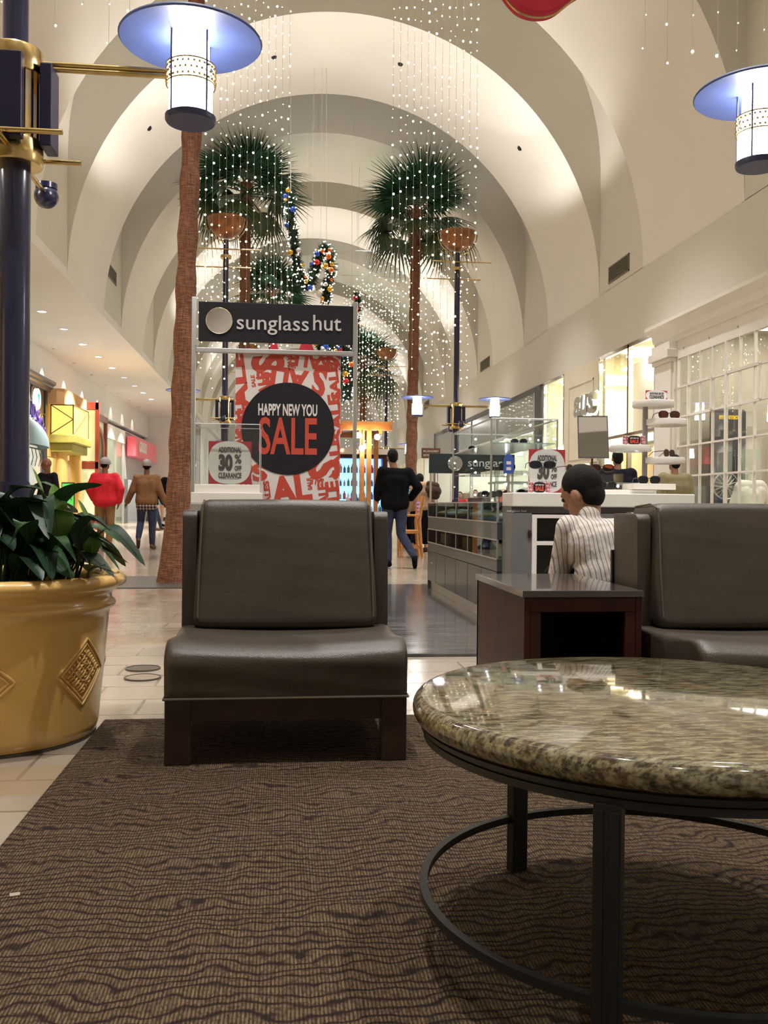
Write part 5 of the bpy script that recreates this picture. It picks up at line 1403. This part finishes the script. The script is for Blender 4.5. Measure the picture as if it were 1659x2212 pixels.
b.cyl((.73, 29.2, 3.0), (.73, 31.4, 3.88), .014, n=6); b.b2((.04, 29.18, 3.87), (.74, 31.42, 3.9)); b.build('lantern_bars', mat('bar_brown', (.10, .045, .02), .5, vary=.1), o)
MB().b2((-.1, 29.05, 2.72), (.80, 31.5, 2.98)).b2((-.05, 29.2, 2.45), (.70, 31.4, 2.72)).build('olive_capital', olv, o, bevel=.03)
for y_ in (29.5, 31.5): MB().cyl((.32, y_, 0), (.32, y_, 2.45), .20, .17, n=24).build('column', yel, o, smooth=True)
MB().b2((-.08, 31.75, 0), (.25, 32.25, 4.2)).build('stone_pier', mat('pier_stone', (.62, .52, .42), .6, vary=.08, vscale=6), o)
MB().b2((0, 29.7, 0), (.012, 31.3, 2.45)).build('glass_wall', gl_shop, o)
shop_room(-1, 29, 32.2, 3, mat('shop_wall_yellow', (.7, .6, .3), .7, vary=.05), lights=1)
# red wood shop
rw = mat('shop_redwood', (.22, .035, .018), .35, coat=.3, vary=.15); pg = mat('green_glow_glass', (.52, .58, .38), .3, emit=(.62, .72, .40), es=.15)
o = thing('shop_front', 'red wood framed shop front with oval sign and pale green glass at left', 'shop front', (XS, 0, 0))
b = MB(); b.b2((-.1, 32.3, 4.05), (.15, 38.0, 4.30)).b2((-.1, 32.3, 2.05), (.12, 38.0, 2.32))
for y_ in (32.45, 33.9, 35.9, 37.85): b.b2((-.1, y_ - .1, 0), (.14, y_ + .1, 4.1))
b.b2((.0, 32.2, 2.05), (.9, 32.35, 2.30)).b2((.0, 32.2, 4.05), (.9, 32.35, 4.3)).b2((.78, 32.2, 0), (.9, 32.35, 4.3)).build('wood_frame', rw, o, bevel=.01)
MB().b2((-.02, 32.4, 2.3), (.02, 37.8, 4.05)).build('upper_glass', pg, o); MB().b2((0, 32.24, .5), (.77, 32.28, 2.05)).b2((0, 32.24, 2.32), (.77, 32.28, 4.04)).build('side_glass', pg, o)
yc, zc = 35.6, 2.95; pts = [(.18, yc + 1.25 * math.cos(t), zc + .85 * math.sin(t)) for t in [2 * PI * i / 40 for i in range(40)]]
MB().tube(pts, .06, 8, closed=True).build('oval_ring', mat('ring_copper', (.45, .22, .16), .3, .6, vary=.1), o, smooth='all')
MB().prism([(q_[1], q_[2]) for q_ in pts], 0, .12, .16).build('oval_panel', mat('oval_grey', (.22, .20, .17), .3, vary=.15), o)
mb_ = MB(); text(mb_, 'UOII', (.22, yc - .2, zc + .15), 1.1, .55, .02, .02, M=Ml); mb_.build('gold_letters', mat('gold_letter', (.75, .55, .12), .25, .8, vary=.05), o)
MB().tube([(.25, 34.6 + 1.3 * t / 10 * 2, 1.55 + .7 * math.sin(PI * t / 10)) for t in range(11)], .035, 6).build('arched_handle', MATS['ring_copper'], o, smooth='all')
MB().b2((0, 32.5, .0), (.012, 37.8, 2.05)).build('glass_wall', gl_shop, o)
shop_room(-1, 32.3, 38, 3, mat('shop_wall_green', (.5, .55, .38), .7, vary=.05), lights=2)
# glass shop and pink sign shop
o = thing('shop_front', 'glass shop front with white header next to the pink sign', 'shop front', (XS, 0, 0))
MB().b2((-.05, 38.1, 3.55), (.08, 42.5, 4.12)).build('white_header', white_paint, o)
b = MB()
for y_ in (38.2, 40.3, 42.4): b.b2((-.03, y_ - .06, 0), (.06, y_ + .06, 3.55))
b.build('metal_post', alu, o); MB().b2((0, 38.3, 0), (.012, 42.3, 3.55)).build('glass_wall', gl_shop, o)
shop_room(-1, 38.05, 42.5, 3, mat('shop_wall_pale', (.55, .6, .5), .7, vary=.05), lights=2)
o = thing('shop_front', 'grey shop front with a wide pink and red sign at the far left', 'shop front', (XS, 0, 0))
MB().b2((-.05, 42.6, 4.08), (.08, 50, 4.15)).b2((-.05, 42.6, 2.0), (.04, 50, 4.08)).build('grey_fascia', mat('fascia_lilac', (.45, .45, .48), .4, vary=.05), o)
MB().b2((.12, 42.7, 3.02), (.5, 49.6, 3.92)).build('pink_sign', mat('sign_pink', (.70, .10, .13), .3, emit=(.8, .10, .13), es=.08, coat=.3), o, bevel=.02)
mb_ = MB(); text(mb_, 'GUESS', (.53, 44.7, 3.52), 2.3, .5, .05, .02, M=Ml); mb_.build('white_letters', signwhite, o)
MB().b2((-.04, 42.6, 0), (.06, 43.4, 2.0)).b2((-.04, 49.2, 0), (.06, 50, 2.0)).build('pier', grey_lam, o)
shop_room(-1, 42.6, 50, 3, mat('shop_wall_grey', (.42, .43, .45), .7, vary=.05), lights=2)
# green sign board near left shops
p = at(147, 1042, 24)
o = thing('green_sign_board', 'bright green board in a dark frame standing by the left shops', 'sign', (p.x, 24, 0))
hw_ = .14
MB().b2((-hw_ - .02, 0, .75), (hw_ + .02, .03, p.z)).build('frame', blackplastic, o); MB().b2((-hw_, -.006, .78), (hw_, 0, p.z - .03)).build('green_panel', mat('sign_green', (.09, .60, .10), .5, vary=.03), o)
MB().tube([(.0, -.01, 1.05), (.06, -.01, 1.12), (.1, -.01, 1.08), (.05, -.01, 1.03), (.09, -.01, .98)], .008, 5).build('black_squiggle', blackplastic, o)
MB().cyl((0, .015, 0), (0, .015, .75), .02, n=10).cyl((0, .015, 0), (0, .015, .02), .16, n=24).build('stand', blackplastic, o)
# brown direction sign
p = at(931, 979, 27); q0 = p.z
o = thing('direction_sign', 'small brown mall sign with white lines left of the blue pole', 'sign', (p.x, 27, p.z))
MB().b2((-.28, 0, -.15), (.28, .03, .15)).build('panel', mat('sign_brown', (.16, .065, .035), .5, vary=.05), o)
text(MB(), 'MALL MANAGEMENT', (0, -.003, .06), .46, .06, .02, .001).build('lettering', signwhite, o); text(MB(), 'RESTROOMS', (-.06, -.003, -.06), .34, .06, .02, .001).build('lettering', signwhite, o)
MB().cyl((.22, .05, -q0), (.22, .05, .15), .03, n=10).cyl((.22, .05, -q0), (.22, .05, -q0 + .02), .2, n=24).build('post', alu, o)

# ------------------------------------------------------------------ wooden kiosk
WYk = 17.2
o = thing('wooden_kiosk', 'orange wooden kiosk with flat canopy and bare bulbs right of the sale poster', 'kiosk', (1.0, WYk, 0))
zc = at(790, 930, WYk).z; xr = at(846, 930, WYk).x - 1.0
MB().b2((-1.6, -.1, zc), (xr, .05, zc + .10)).b2((-1.6, 1.9, zc), (xr, 2.05, zc + .10)).build('canopy_beam', woodorange, o, bevel=.006)
MB().prism([(xr - .02, zc + .1), (xr + .05, zc + .16), (-1.65, zc + .16), (-1.65, zc + .1)], 1, -.15, 2.1).build('canopy_top', woodorange, o)
for i in range(7): MB().b2((-1.5 + .38 * i, .0, zc - .06), (-1.44 + .38 * i, 1.9, zc + .04)).build('rafter', woodorange, o)
for px in (782, 797): MB().b2((at(px, 1000, WYk).x - 1.0 - .045, -.02, 0), (at(px, 1000, WYk).x - 1.0 + .045, .08, zc)).build('post', woodorange, o, bevel=.004)
for x_, y_ in ((-1.5, 0), (-1.5, 1.9), (xr - .1, 1.9)): MB().b2((x_ - .045, y_ - .05, 0), (x_ + .045, y_ + .05, zc)).build('post', woodorange, o, bevel=.004)
bg = mat('kiosk_bulb', (1, 1, 1), .5, emit=(1, .80, .55), es=22)
for px, py in ((774, 940), (815, 944), (782, 968)):
    p = at(px, py, WYk - .2); q_ = p - Vector((1.0, WYk, 0))
    MB().cyl(q_ + Vector((0, 0, .04)), (q_.x, q_.y, zc), .008, n=6).build('bulb_cord', blackplastic, o); MB().ball(q_, .055, 14, 10).build('bare_bulb', bg, o, smooth='all')
MB().b2((-1.5, 0, 0), (.55, .5, .86)).b2((-1.55, -.03, .86), (.6, .53, .90)).build('counter', redwood, o)
o = thing('bottle_shelves', 'blue backlit shelves of bottles inside the wooden kiosk', 'shelf unit', (1.0, 19.4, 0))
xa, xb = at(700, 1000, 19).x - 1.0, at(826, 1000, 19.4).x - 1.0; zt_2 = at(790, 990, 19.4).z
MB().b2((xa, .30, .4), (xb, .34, zt_2)).build('blue_back', mat('blue_backlight', (.05, .1, .6), .4, emit=(.12, .32, 1.0), es=1.8), o)
for i in range(6): MB().b2((xa, 0, .45 + (zt_2 - .5) * i / 5), (xb, .3, .47 + (zt_2 - .5) * i / 5)).build('shelf', gl_clear, o)
MB().b2((xb, -.02, 0), (xb + .1, .36, zt_2 + .08)).b2((xa - .1, -.02, 0), (xa, .36, zt_2 + .08)).b2((xa, -.02, zt_2), (xb, .36, zt_2 + .08)).b2((xa, 0, 0), (xb, .36, .40)).build('wood_frame', redwood, o)
MB().b2((xa, -.04, zt_2 + .08), (xb + .25, .4, zt_2 + .2)).build('pale_header', white_lam, o)
rd = random.Random(9)
bc = [mat('bottle_white', (.8, .8, .85), .3, vary=.03), mat('bottle_pink', (.7, .15, .35), .3, vary=.03), mat('bottle_blue', (.1, .25, .8), .3, vary=.03), mat('bottle_green', (.15, .5, .3), .3, vary=.03)]
bd = []
for i, mt_ in enumerate(bc):
    t_ = MB().lathe([(.028, 0), (.03, .01), (.03, .10), (.012, .13), (.012, .16)], n=10).build('t', mt_, smooth=True); bd.append(t_.data); bpy.data.objects.remove(t_)
for i in range(5):
    n_ = 15
    for j in range(n_):
        q_ = bpy.data.objects.new('bottle', rd.choice(bd)); COL.objects.link(q_); q_.location = (1.0 + xa + (xb - xa) * (j + .5) / n_, 19.52, .4705 + (zt_2 - .5) * i / 5); s = rd.uniform(.8, 1.2); q_.scale = (s, s, s)
        tag(q_, 'small bottle standing on the blue backlit kiosk shelves', 'bottle', 'bottles on the blue shelves')
for j in range(9):
    q_ = bpy.data.objects.new('bottle', bd[j % 4]); COL.objects.link(q_); q_.location = (at(752 + 9 * j, 1090, 17.4).x, 17.45, .901); q_.scale = (1.3,) * 3
    if q_.location.x > 1.6: bpy.data.objects.remove(q_); continue
    tag(q_, 'bottle standing on the wooden kiosk counter', 'bottle', 'bottles on the kiosk counter')

# wooden armchair
q = floor_at(907, 1205)
o = thing('wooden_armchair', 'tall orange wooden armchair beside the dark display case', 'chair', (q.x, q.y, 0), 0)
s = q.y / 2000
def wpx(px, py): return ((px - 907) * s, (1205 - py) * s)
for dy in (-.02, .42):
    pts = [wpx(912, 1205), wpx(908, 1170), wpx(905, 1125), wpx(909, 1095), wpx(914, 1070)]
    MB().tube([(x_, dy, z) for x_, z in pts], .028, 8).build('back_post', woodorange, o, smooth=True)
    pts = [wpx(866, 1205), wpx(866, 1160), wpx(868, 1112)]; MB().tube([(x_, dy, max(z, 0)) for x_, z in pts], .022, 8).build('front_post', woodorange, o, smooth=True)
    x0_, z0_ = wpx(864, 1112); x1_, _ = wpx(906, 1112); MB().b2((x0_, dy - .025, z0_ - .02), (x1_, dy + .025, z0_ + .012)).build('armrest', woodorange, o, bevel=.006)
x0_, z0_ = wpx(866, 1160); x1_, _ = wpx(908, 1160)
MB().b2((x0_, -.03, z0_ + .06), (x1_, .43, z0_ + .12)).build('seat', woodorange, o, bevel=.01)
for i in range(5): x_, z = wpx(908, 1085 + 8 * i); MB().b2((x_ - .012, -.02, z - .015), (x_ + .012, .42, z + .02)).build('back_slat', woodorange, o)
MB().b2((x0_, -.03, .16), (x1_, .0, .22)).b2((x0_, .41, .16), (x1_, .44, .22)).build('stretcher', woodorange, o)

# ------------------------------------------------------------------ people
def blob(name, caps, mt_, parent, vox=.012, it=4, balls=(), M0=None):
    b = MB()
    for p0, r0, p1, r1 in caps:
        b.cyl(p0, p1, r0, r1, n=14); b.ball(p0, r0, 14, 8); b.ball(p1, r1, 14, 8)
    for c, sc, M in balls: b.ball(c, 1, 18, 12, sc, M)
    o = b.build('tmp', mt_)
    md = o.modifiers.new('r', 'REMESH'); md.mode = 'VOXEL'; md.voxel_size = vox; md.use_smooth_shade = True
    sm = o.modifiers.new('s', 'SMOOTH'); sm.iterations = it; sm.factor = .5
    dg = bpy.context.evaluated_depsgraph_get(); me = bpy.data.meshes.new_from_object(o.evaluated_get(dg)); me.name = name
    bpy.data.objects.remove(o)
    for p in me.polygons: p.use_smooth = True
    n = bpy.data.objects.new(name, me); COL.objects.link(n); n.parent = parent
    if not me.materials: me.materials.append(mt_)
    return n
def V(*a): return Vector(a)
def person(lab, x, y, rz=0, H=1.75, skin=skin1, top=None, bottom=None, shoes=shoe_mat, hair=hair_black, cap=None, J=None, head=(0, 0, 0), vox=.012, sleeves=True, bald=False, skirt=False, z0=0, tw=1.0, hem=None, fat=0., bare_legs=False, topr=.018, hs=1.0):
    o = thing('person', lab, 'person', (x, y, z0), rz)
    k = H / 1.75
    j = dict(pel=V(0, 0, .95), ab=V(0, .01, 1.10), ch=V(0, 0, 1.28), nk=V(0, .0, 1.46), hd=V(0, .02, 1.635),
             sl=V(-.19, 0, 1.41), sr=V(.19, 0, 1.41), el=V(-.245, -.03, 1.13), er=V(.245, -.03, 1.13), wl=V(-.27, .05, .88), wr=V(.27, .05, .88),
             hl=V(-.095, 0, .92), hr=V(.095, 0, .92), kl=V(-.105, .02, .50), kr=V(.105, .02, .50), al=V(-.11, -.02, .09), ar=V(.11, -.02, .09), tl=V(-.12, .14, .035), tr=V(.12, .14, .035))
    for a, b_ in (J or {}).items(): j[a] = V(*b_)
    for a in j: j[a] = j[a] * k
    right = (j['sr'] - j['sl']).normalized(); hr_ = (j['hr'] - j['hl']).normalized()
    def torso(e):
        c = []
        sh = (.155 * k) * tw
        L_ = [(j['pel'], .085, .105 + e + fat), (j['ab'], .07, .100 + e + fat), (j['ch'], .095, .105 + e + fat * .6), ((j['sl'] + j['sr']) / 2 + V(0, 0, -.03), .12, .07 + e)]
        for i, (p, w_, r_) in enumerate(L_):
            ax = hr_.lerp(right, i / 3).normalized(); c.append((p - ax * w_ * k, r_ * k, p + ax * w_ * k, r_ * k))
            if i:
                q2, w2, r2 = L_[i - 1]; ax2 = hr_.lerp(right, (i - 1) / 3).normalized()
                for s in (-1, 0, 1): c.append((q2 + ax2 * w2 * k * s, r2 * k, p + ax * w_ * k * s, r_ * k))
        for s_, q2 in (('sl', -1), ('sr', 1)): c.append((L_[3][0] + right * q2 * .1 * k, (.065 + e) * k, j[s_], (.058 + e) * k))
        return c
    def arm(e, cuff=1.0):
        c = []
        for s_ in 'lr':
            c += [(j['s' + s_], (.056 + e) * k, j['e' + s_], (.041 + e) * k), (j['e' + s_], (.041 + e) * k, j['e' + s_].lerp(j['w' + s_], cuff), (.029 + e) * k)]
        return c
    def leg_(e, f=1.0):
        c = []
        for s_ in 'lr':
            c += [(j['h' + s_], (.088 + e) * k, j['k' + s_], (.056 + e) * k), (j['k' + s_], (.056 + e) * k, j['k' + s_].lerp(j['a' + s_], .35), (.055 + e) * k), (j['k' + s_].lerp(j['a' + s_], .35), (.055 + e) * k, j['k' + s_].lerp(j['a' + s_], f), (.037 + e * 1.3) * k)]
        return c
    Mh = Euler(head).to_matrix(); hc = j['hd']
    def hp(a, b_, c): return hc + Mh @ (V(a, b_, c) * k * hs)
    caps = torso(-.01) + arm(0) + leg_(0) + [(j['nk'] - V(0, 0, .04), .058 * k, hp(0, -.015, -.07), .053 * k)]
    for s_ in 'lr':
        w_ = j['w' + s_]; d = (w_ - j['e' + s_]).normalized(); sd = -1 if s_ == 'l' else 1
        fwd = V(0, 1, 0) - d * d.y; fwd = fwd.normalized() if fwd.length > .1 else V(0, 0, -1)
        pm = w_ + d * .07 * k
        for t in (-.6, .6): caps.append((w_, .024 * k, pm + fwd * .022 * t * k * 1.6, .022 * k))
        for i, L_ in enumerate((.062, .072, .068, .052)):
            b0 = pm + fwd * (.030 - .020 * i) * k + d * .01 * k; b1 = b0 + d * L_ * .5 * k; b2 = b1 + (d * .45 - V(sd, 0, 0) * .35) * L_ * k
            caps += [(b0, .0095 * k, b1, .0088 * k), (b1, .0088 * k, b2, .0075 * k)]
        b0 = w_ + d * .025 * k + fwd * .025 * k; b1 = b0 + (d * .6 + fwd * .7) * .035 * k; caps += [(b0, .012 * k, b1, .010 * k), (b1, .010 * k, b1 + d * .025 * k, .009 * k)]
        a_, t_ = j['a' + s_], j['t' + s_]; dd = (t_ - a_); heel = a_ - V(dd.x, dd.y, 0).normalized() * .045 * k - V(0, 0, .045) * k if dd.length else a_
        caps += [(a_, .036 * k, heel, .032 * k), (heel, .032 * k, t_, .028 * k), (a_, .036 * k, t_, .028 * k)]
    balls = [(hp(0, 0, .02), (.074 * k * hs, .092 * k * hs, .10 * k * hs), Mh), (hp(0, .03, -.05), (.055 * k * hs, .06 * k * hs, .06 * k * hs), Mh), (hp(0, .098, -.02), (.014 * k * hs, .02 * k * hs, .022 * k * hs), Mh), (hp(0, .083, -.062), (.024 * k * hs, .014 * k * hs, .010 * k * hs), Mh), (hp(0, .08, .022), (.05 * k * hs, .018 * k * hs, .012 * k * hs), Mh)]
    for s in (-1, 1): balls.append((hp(s * .077, -.008, -.01), (.012 * k * hs, .022 * k * hs, .033 * k * hs), Mh))
    blob('body', caps, skin, o, min(vox, .009), 3, balls)
    for s in (-1, 1): MB().ball(hp(s * .031, .083, .004), .0125 * k, 8, 6).build('eye', eye_dark, o, smooth='all')
    if not bald:
        blob('hair', [], hair, o, .007, 2, [(hp(0, -.016, .035), (.080 * k * hs, .098 * k * hs, .097 * k * hs), Mh), (hp(0, -.045, -.015), (.066 * k * hs, .058 * k * hs, .070 * k * hs), Mh)])
    if cap:
        cb = MB(); n_ = 20; rows_ = []
        for i in range(7):
            ph = PI / 2 * i / 6; rows_.append([hp(.098 * math.cos(ph) * math.cos(t), -.01 + .118 * math.cos(ph) * math.sin(t), .03 + .103 * math.sin(ph)) for t in [2 * PI * q_ / n_ for q_ in range(n_ + 1)]])
        cb.strip(rows_); cb.strip([[hp(.098 * math.cos(t), -.01 + .118 * math.sin(t), .03) for t in [2 * PI * q_ / n_ for q_ in range(n_ + 1)]], [hp(.096 * math.cos(t), -.01 + .116 * math.sin(t), -.005) for t in [2 * PI * q_ / n_ for q_ in range(n_ + 1)]]])
        co = cb.build('cap', cap, o, smooth='all')
        pb = MB(); pb.strip([[hp(.08 * math.cos(t) * r_, .06 + .085 * math.sin(t) * r_, .02 - .01 * r_ + dz) for t in [PI * q_ / 10 for q_ in range(11)]] for r_, dz in ((.5, .004), (1.0, 0), (1.0, -.006), (.5, -.003))]); pb.build('peak', cap, co, smooth='all')
        MB().ball(hp(0, -.01, .134), .009 * k, 8, 6).build('button', cap, co, smooth='all')
    if top:
        c = torso(topr) + (arm(topr * .9, .93) if sleeves else [])
        c.append((j['nk'] - V(0, 0, .05), .066 * k, j['nk'] - V(0, 0, .018), .058 * k))
        blob('shirt', c, top, o, vox, 4)
    if hem:   # shirt tail under the jacket
        p = j['pel']; c = [(p - hr_ * .09 * k - V(0, 0, .10), .118 * k, p + hr_ * .09 * k - V(0, 0, .10), .118 * k), (p - hr_ * .09 * k, .112 * k, p + hr_ * .09 * k, .112 * k)]
        blob('shirt_tail', c, hem, o, vox, 3)
    if bottom:
        p = j['pel']; c = leg_(.014, .95) if not skirt else []
        if skirt: c += [(p - hr_ * .07 * k, .12 * k, p + hr_ * .07 * k, .12 * k), (p - hr_ * .05, .12 * k, (j['kl'] + j['al']) / 2, .13 * k), (p + hr_ * .05, .12 * k, (j['kr'] + j['ar']) / 2, .13 * k)]
        c += [(p - hr_ * .085 * k, (.108 + fat) * k, p + hr_ * .085 * k, (.108 + fat) * k), (p - hr_ * .085 * k, .106 * k, j['hl'] - V(0, 0, .06), .09 * k), (p + hr_ * .085 * k, .106 * k, j['hr'] - V(0, 0, .06), .09 * k)]
        blob('skirt' if skirt else 'trousers', c, bottom, o, vox, 4)
    if shoes:
        for s_ in 'lr':
            a_, t_ = j['a' + s_], j['t' + s_]; dd = t_ - a_; fl = V(dd.x, dd.y, 0); fl = fl.normalized() if fl.length > .02 else V(0, 0, 0)
            heel = a_ - fl * .045 * k - V(0, 0, .042) * k
            if s_ + 'foot' in (J or {}): pass
            blob('shoe', [(a_ - V(0, 0, .02), .046 * k, heel, .042 * k), (heel, .042 * k, t_, .038 * k), (a_, .044 * k, t_, .038 * k), (t_, .038 * k, t_ + dd.normalized() * .03, .032 * k)], shoes, o, vox, 2)
    return o
# seated man in striped shirt (local frame faces +y, seat surface z=.40)
mx = 1.655
p_h = at(1258, 1062, 4.72)
person('seated man with short black hair in a striped shirt, back turned, bending forward left', mx, 4.55, 0, 1.78, skin1, stripe, blackcloth,
       J=dict(pel=(.03, -.02, .53), ab=(.03, .0, .60), ch=(-.0, .04, .70), nk=(-.075, .10, .855), hd=((p_h.x - mx) / 1.017, .17, p_h.z / 1.017 - .01),
              sl=(-.185, .07, .775), sr=(.175, .06, .775), el=(-.225, .12, .53), er=(.22, .14, .53), wl=(-.15, .34, .56), wr=(.10, .36, .54),
              hl=(-.08, .0, .51), hr=(.12, .0, .51), kl=(-.14, .44, .51), kr=(.18, .44, .51), al=(-.14, .46, .09), ar=(.18, .46, .09), tl=(-.15, .61, .035), tr=(.19, .61, .035)),
       head=(R(-22), R(-6), R(42)), vox=.009, fat=.012, topr=.016, hs=1.14)
# collar of the seated man is part of the shirt; brown jacket man and friends
q = floor_at(316, 1186)
person('man in tan suede jacket, plaid shirt tail, jeans and grey cap walking away', q.x, q.y, 0, 1.76, skin2, tancloth, denim, cap=capgrey, hem=plaid_dark, tw=1.0,
       J=dict(al=(-.13, -.16, .22), tl=(-.14, -.10, .06), kl=(-.12, .06, .52), ar=(.11, .02, .09), tr=(.13, .18, .035), sl=(-.18, 0, 1.385), sr=(.18, 0, 1.385), el=(-.28, -.02, 1.13), er=(.27, -.02, 1.13), wl=(-.38, .06, .92), wr=(.36, .02, .90)), topr=.032, vox=.012)
q = floor_at(226, 1189)
person('man in bright red jacket, khaki trousers and grey cap walking away', q.x, q.y, 0, 1.76, skin2, redcloth, khaki, cap=capgrey, shoes=shoe_red, tw=1.0, fat=.01,
       J=dict(kl=(-.10, .10, .52), al=(-.10, .18, .12), tl=(-.10, .34, .05), ar=(.08, -.06, .09), tr=(.1, .1, .035), sl=(-.18, 0, 1.38), sr=(.18, 0, 1.38), el=(-.28, -.05, 1.16), er=(.30, -.05, 1.16), wl=(-.22, .10, .96), wr=(.26, -.02, .92)), head=(0, 0, R(-25)), topr=.038)
q = at(103, 998, 18.2)
person('bald man in a dark sweater looking left behind the plant', q.x, 18.2, R(140), 1.74, skin2, navycloth, blackcloth, bald=True, head=(0, 0, R(-50)))
q = at(377, 1012, 21.5)
person('man in black partly hidden behind the near palm trunk', q.x, 21.5, R(20), 1.75, skin2, blackcloth, blackcloth, J=dict(wl=(-.22, .06, .92), el=(-.33, -.04, 1.14), sl=(-.22, 0, 1.4)), topr=.05, fat=.03)
q = floor_at(852, 1226)
person('person in dark sweater and jeans walking away fast right of the lounge chair', q.x, q.y, R(8), 1.72, skin1, blackcloth, denim, shoes=blackcloth,
       J=dict(hd=(-.03, .06, 1.63), nk=(.0, .03, 1.45), al=(-.08, .05, .09), tl=(-.09, .20, .035), kl=(-.09, .10, .50), kr=(.10, .02, .50), ar=(.23, -.28, .17), tr=(.25, -.22, .05), el=(-.25, .05, 1.13), wl=(-.20, .28, 1.02), er=(.33, -.10, 1.19), wr=(.27, .12, 1.02), sr=(.20, .0, 1.40)), topr=.03)
q = at(913, 1030, 17.5)
person('woman in beige top with brown fur collar and long black skirt by the wooden chair', q.x, 17.6, R(25), 1.62, skin3, beigecloth, blackcloth, skirt=True,
       J=dict(hd=(.0, .10, 1.52), nk=(.02, .03, 1.40), ch=(.04, 0, 1.25)), topr=.03)
q = at(935, 1052, 17.3)
tag(blob('fur_bag', [((-.05, 0, .06), .06, (.08, 0, .02), .07), ((-.04, 0, -.04), .09, (.09, 0, -.08), .10), ((.0, .02, -.14), .09, (.08, 0, -.16), .08)], furmat, None), 'dark brown furry bag on the back of the woman in beige', 'bag').location = (q.x - .02, 17.3, q.z)
q = at(882, 1085, 17.2)
person('person in blue plaid shirt standing beyond the walking person in black', at(876, 1085, 18.4).x, 18.4, R(170), 1.55, skin3, plaid_blue, blackcloth)
q = at(1340, 985, 12.5)
person('man with dark hair and dark jacket seen behind the seated man', q.x, 12.6, R(-5), 1.70, skin1, navycloth, blackcloth, topr=.04, fat=.02)
q = at(1458, 1000, 11.8)
person('person in olive shirt behind the tiered stand of sunglasses', q.x, 11.8, R(10), 1.60, skin1, olive, khaki, topr=.035)
q = at(1027, 1058, 25)
person('distant person in a dark striped shirt seen through the kiosk glass', q.x, 25, R(160), 1.35, skin3, mat('striped_dark', (.06, .03, .035), .8, vary=.4, vscale=30), denim)
q = at(1000, 1062, 25)
person('distant child in red seen through the kiosk glass', q.x, 25.4, R(160), 1.3, skin3, redcloth, denim)
q = floor_at(262, 1152)
person('distant walker in pale boots between the red and tan jackets', q.x - .45, q.y, R(-60), 1.68, skin3, whitecloth, navycloth, shoes=mat('boot_tan', (.55, .42, .2), .6, vary=.1), J=dict(kl=(-.1, .2, .5), al=(-.1, .28, .12), tl=(-.1, .45, .05)))
q = floor_at(333, 1146)
person('distant walker in jeans seen between the tan jacket man and the palm', q.x, q.y, R(-70), 1.72, skin3, blackcloth, denim, J=dict(kl=(-.1, .15, .5), al=(-.1, .25, .1), tl=(-.1, .4, .05)))
q = floor_at(349, 1137)
person('far person in shorts beside the near palm trunk', q.x, q.y, R(-80), 1.70, skin3, mat('top_blue', (.2, .32, .6), .8, vary=.1), None, shoes=blackcloth)
# mannequin in the white shop
q = at(1622, 1040, 14.0); MZ = q.z
o = thing('mannequin', 'headless mannequin torso in a white shirt behind the panes at right edge', 'mannequin', (max(q.x, 7.25), 14.0, 0))
zz_ = MZ - .06
blob('torso', [((-.16, 0, zz_), .085, (.16, 0, zz_), .085), ((-.12, 0, zz_ - .15), .12, (.12, 0, zz_ - .15), .12), ((-.09, 0, zz_ - .42), .11, (.09, 0, zz_ - .42), .11), ((-.12, 0, zz_ - .1), .12, (-.08, 0, zz_ - .42), .11), ((.12, 0, zz_ - .1), .12, (.08, 0, zz_ - .42), .11), ((-.2, 0, zz_ - .02), .07, (-.30, 0, zz_ - .30), .055), ((.2, 0, zz_ - .02), .07, (.30, 0, zz_ - .30), .055)], whitecloth, o, .012, 4)
MB().cyl((0, 0, zz_ + .05), (0, 0, zz_ + .17), .05, .048, n=16).build('neck', white_lam, o); MB().cyl((0, 0, .02), (0, 0, zz_ - .4), .02, n=12).cyl((0, 0, 0), (0, 0, .02), .16, n=24).build('stand', chrome, o)
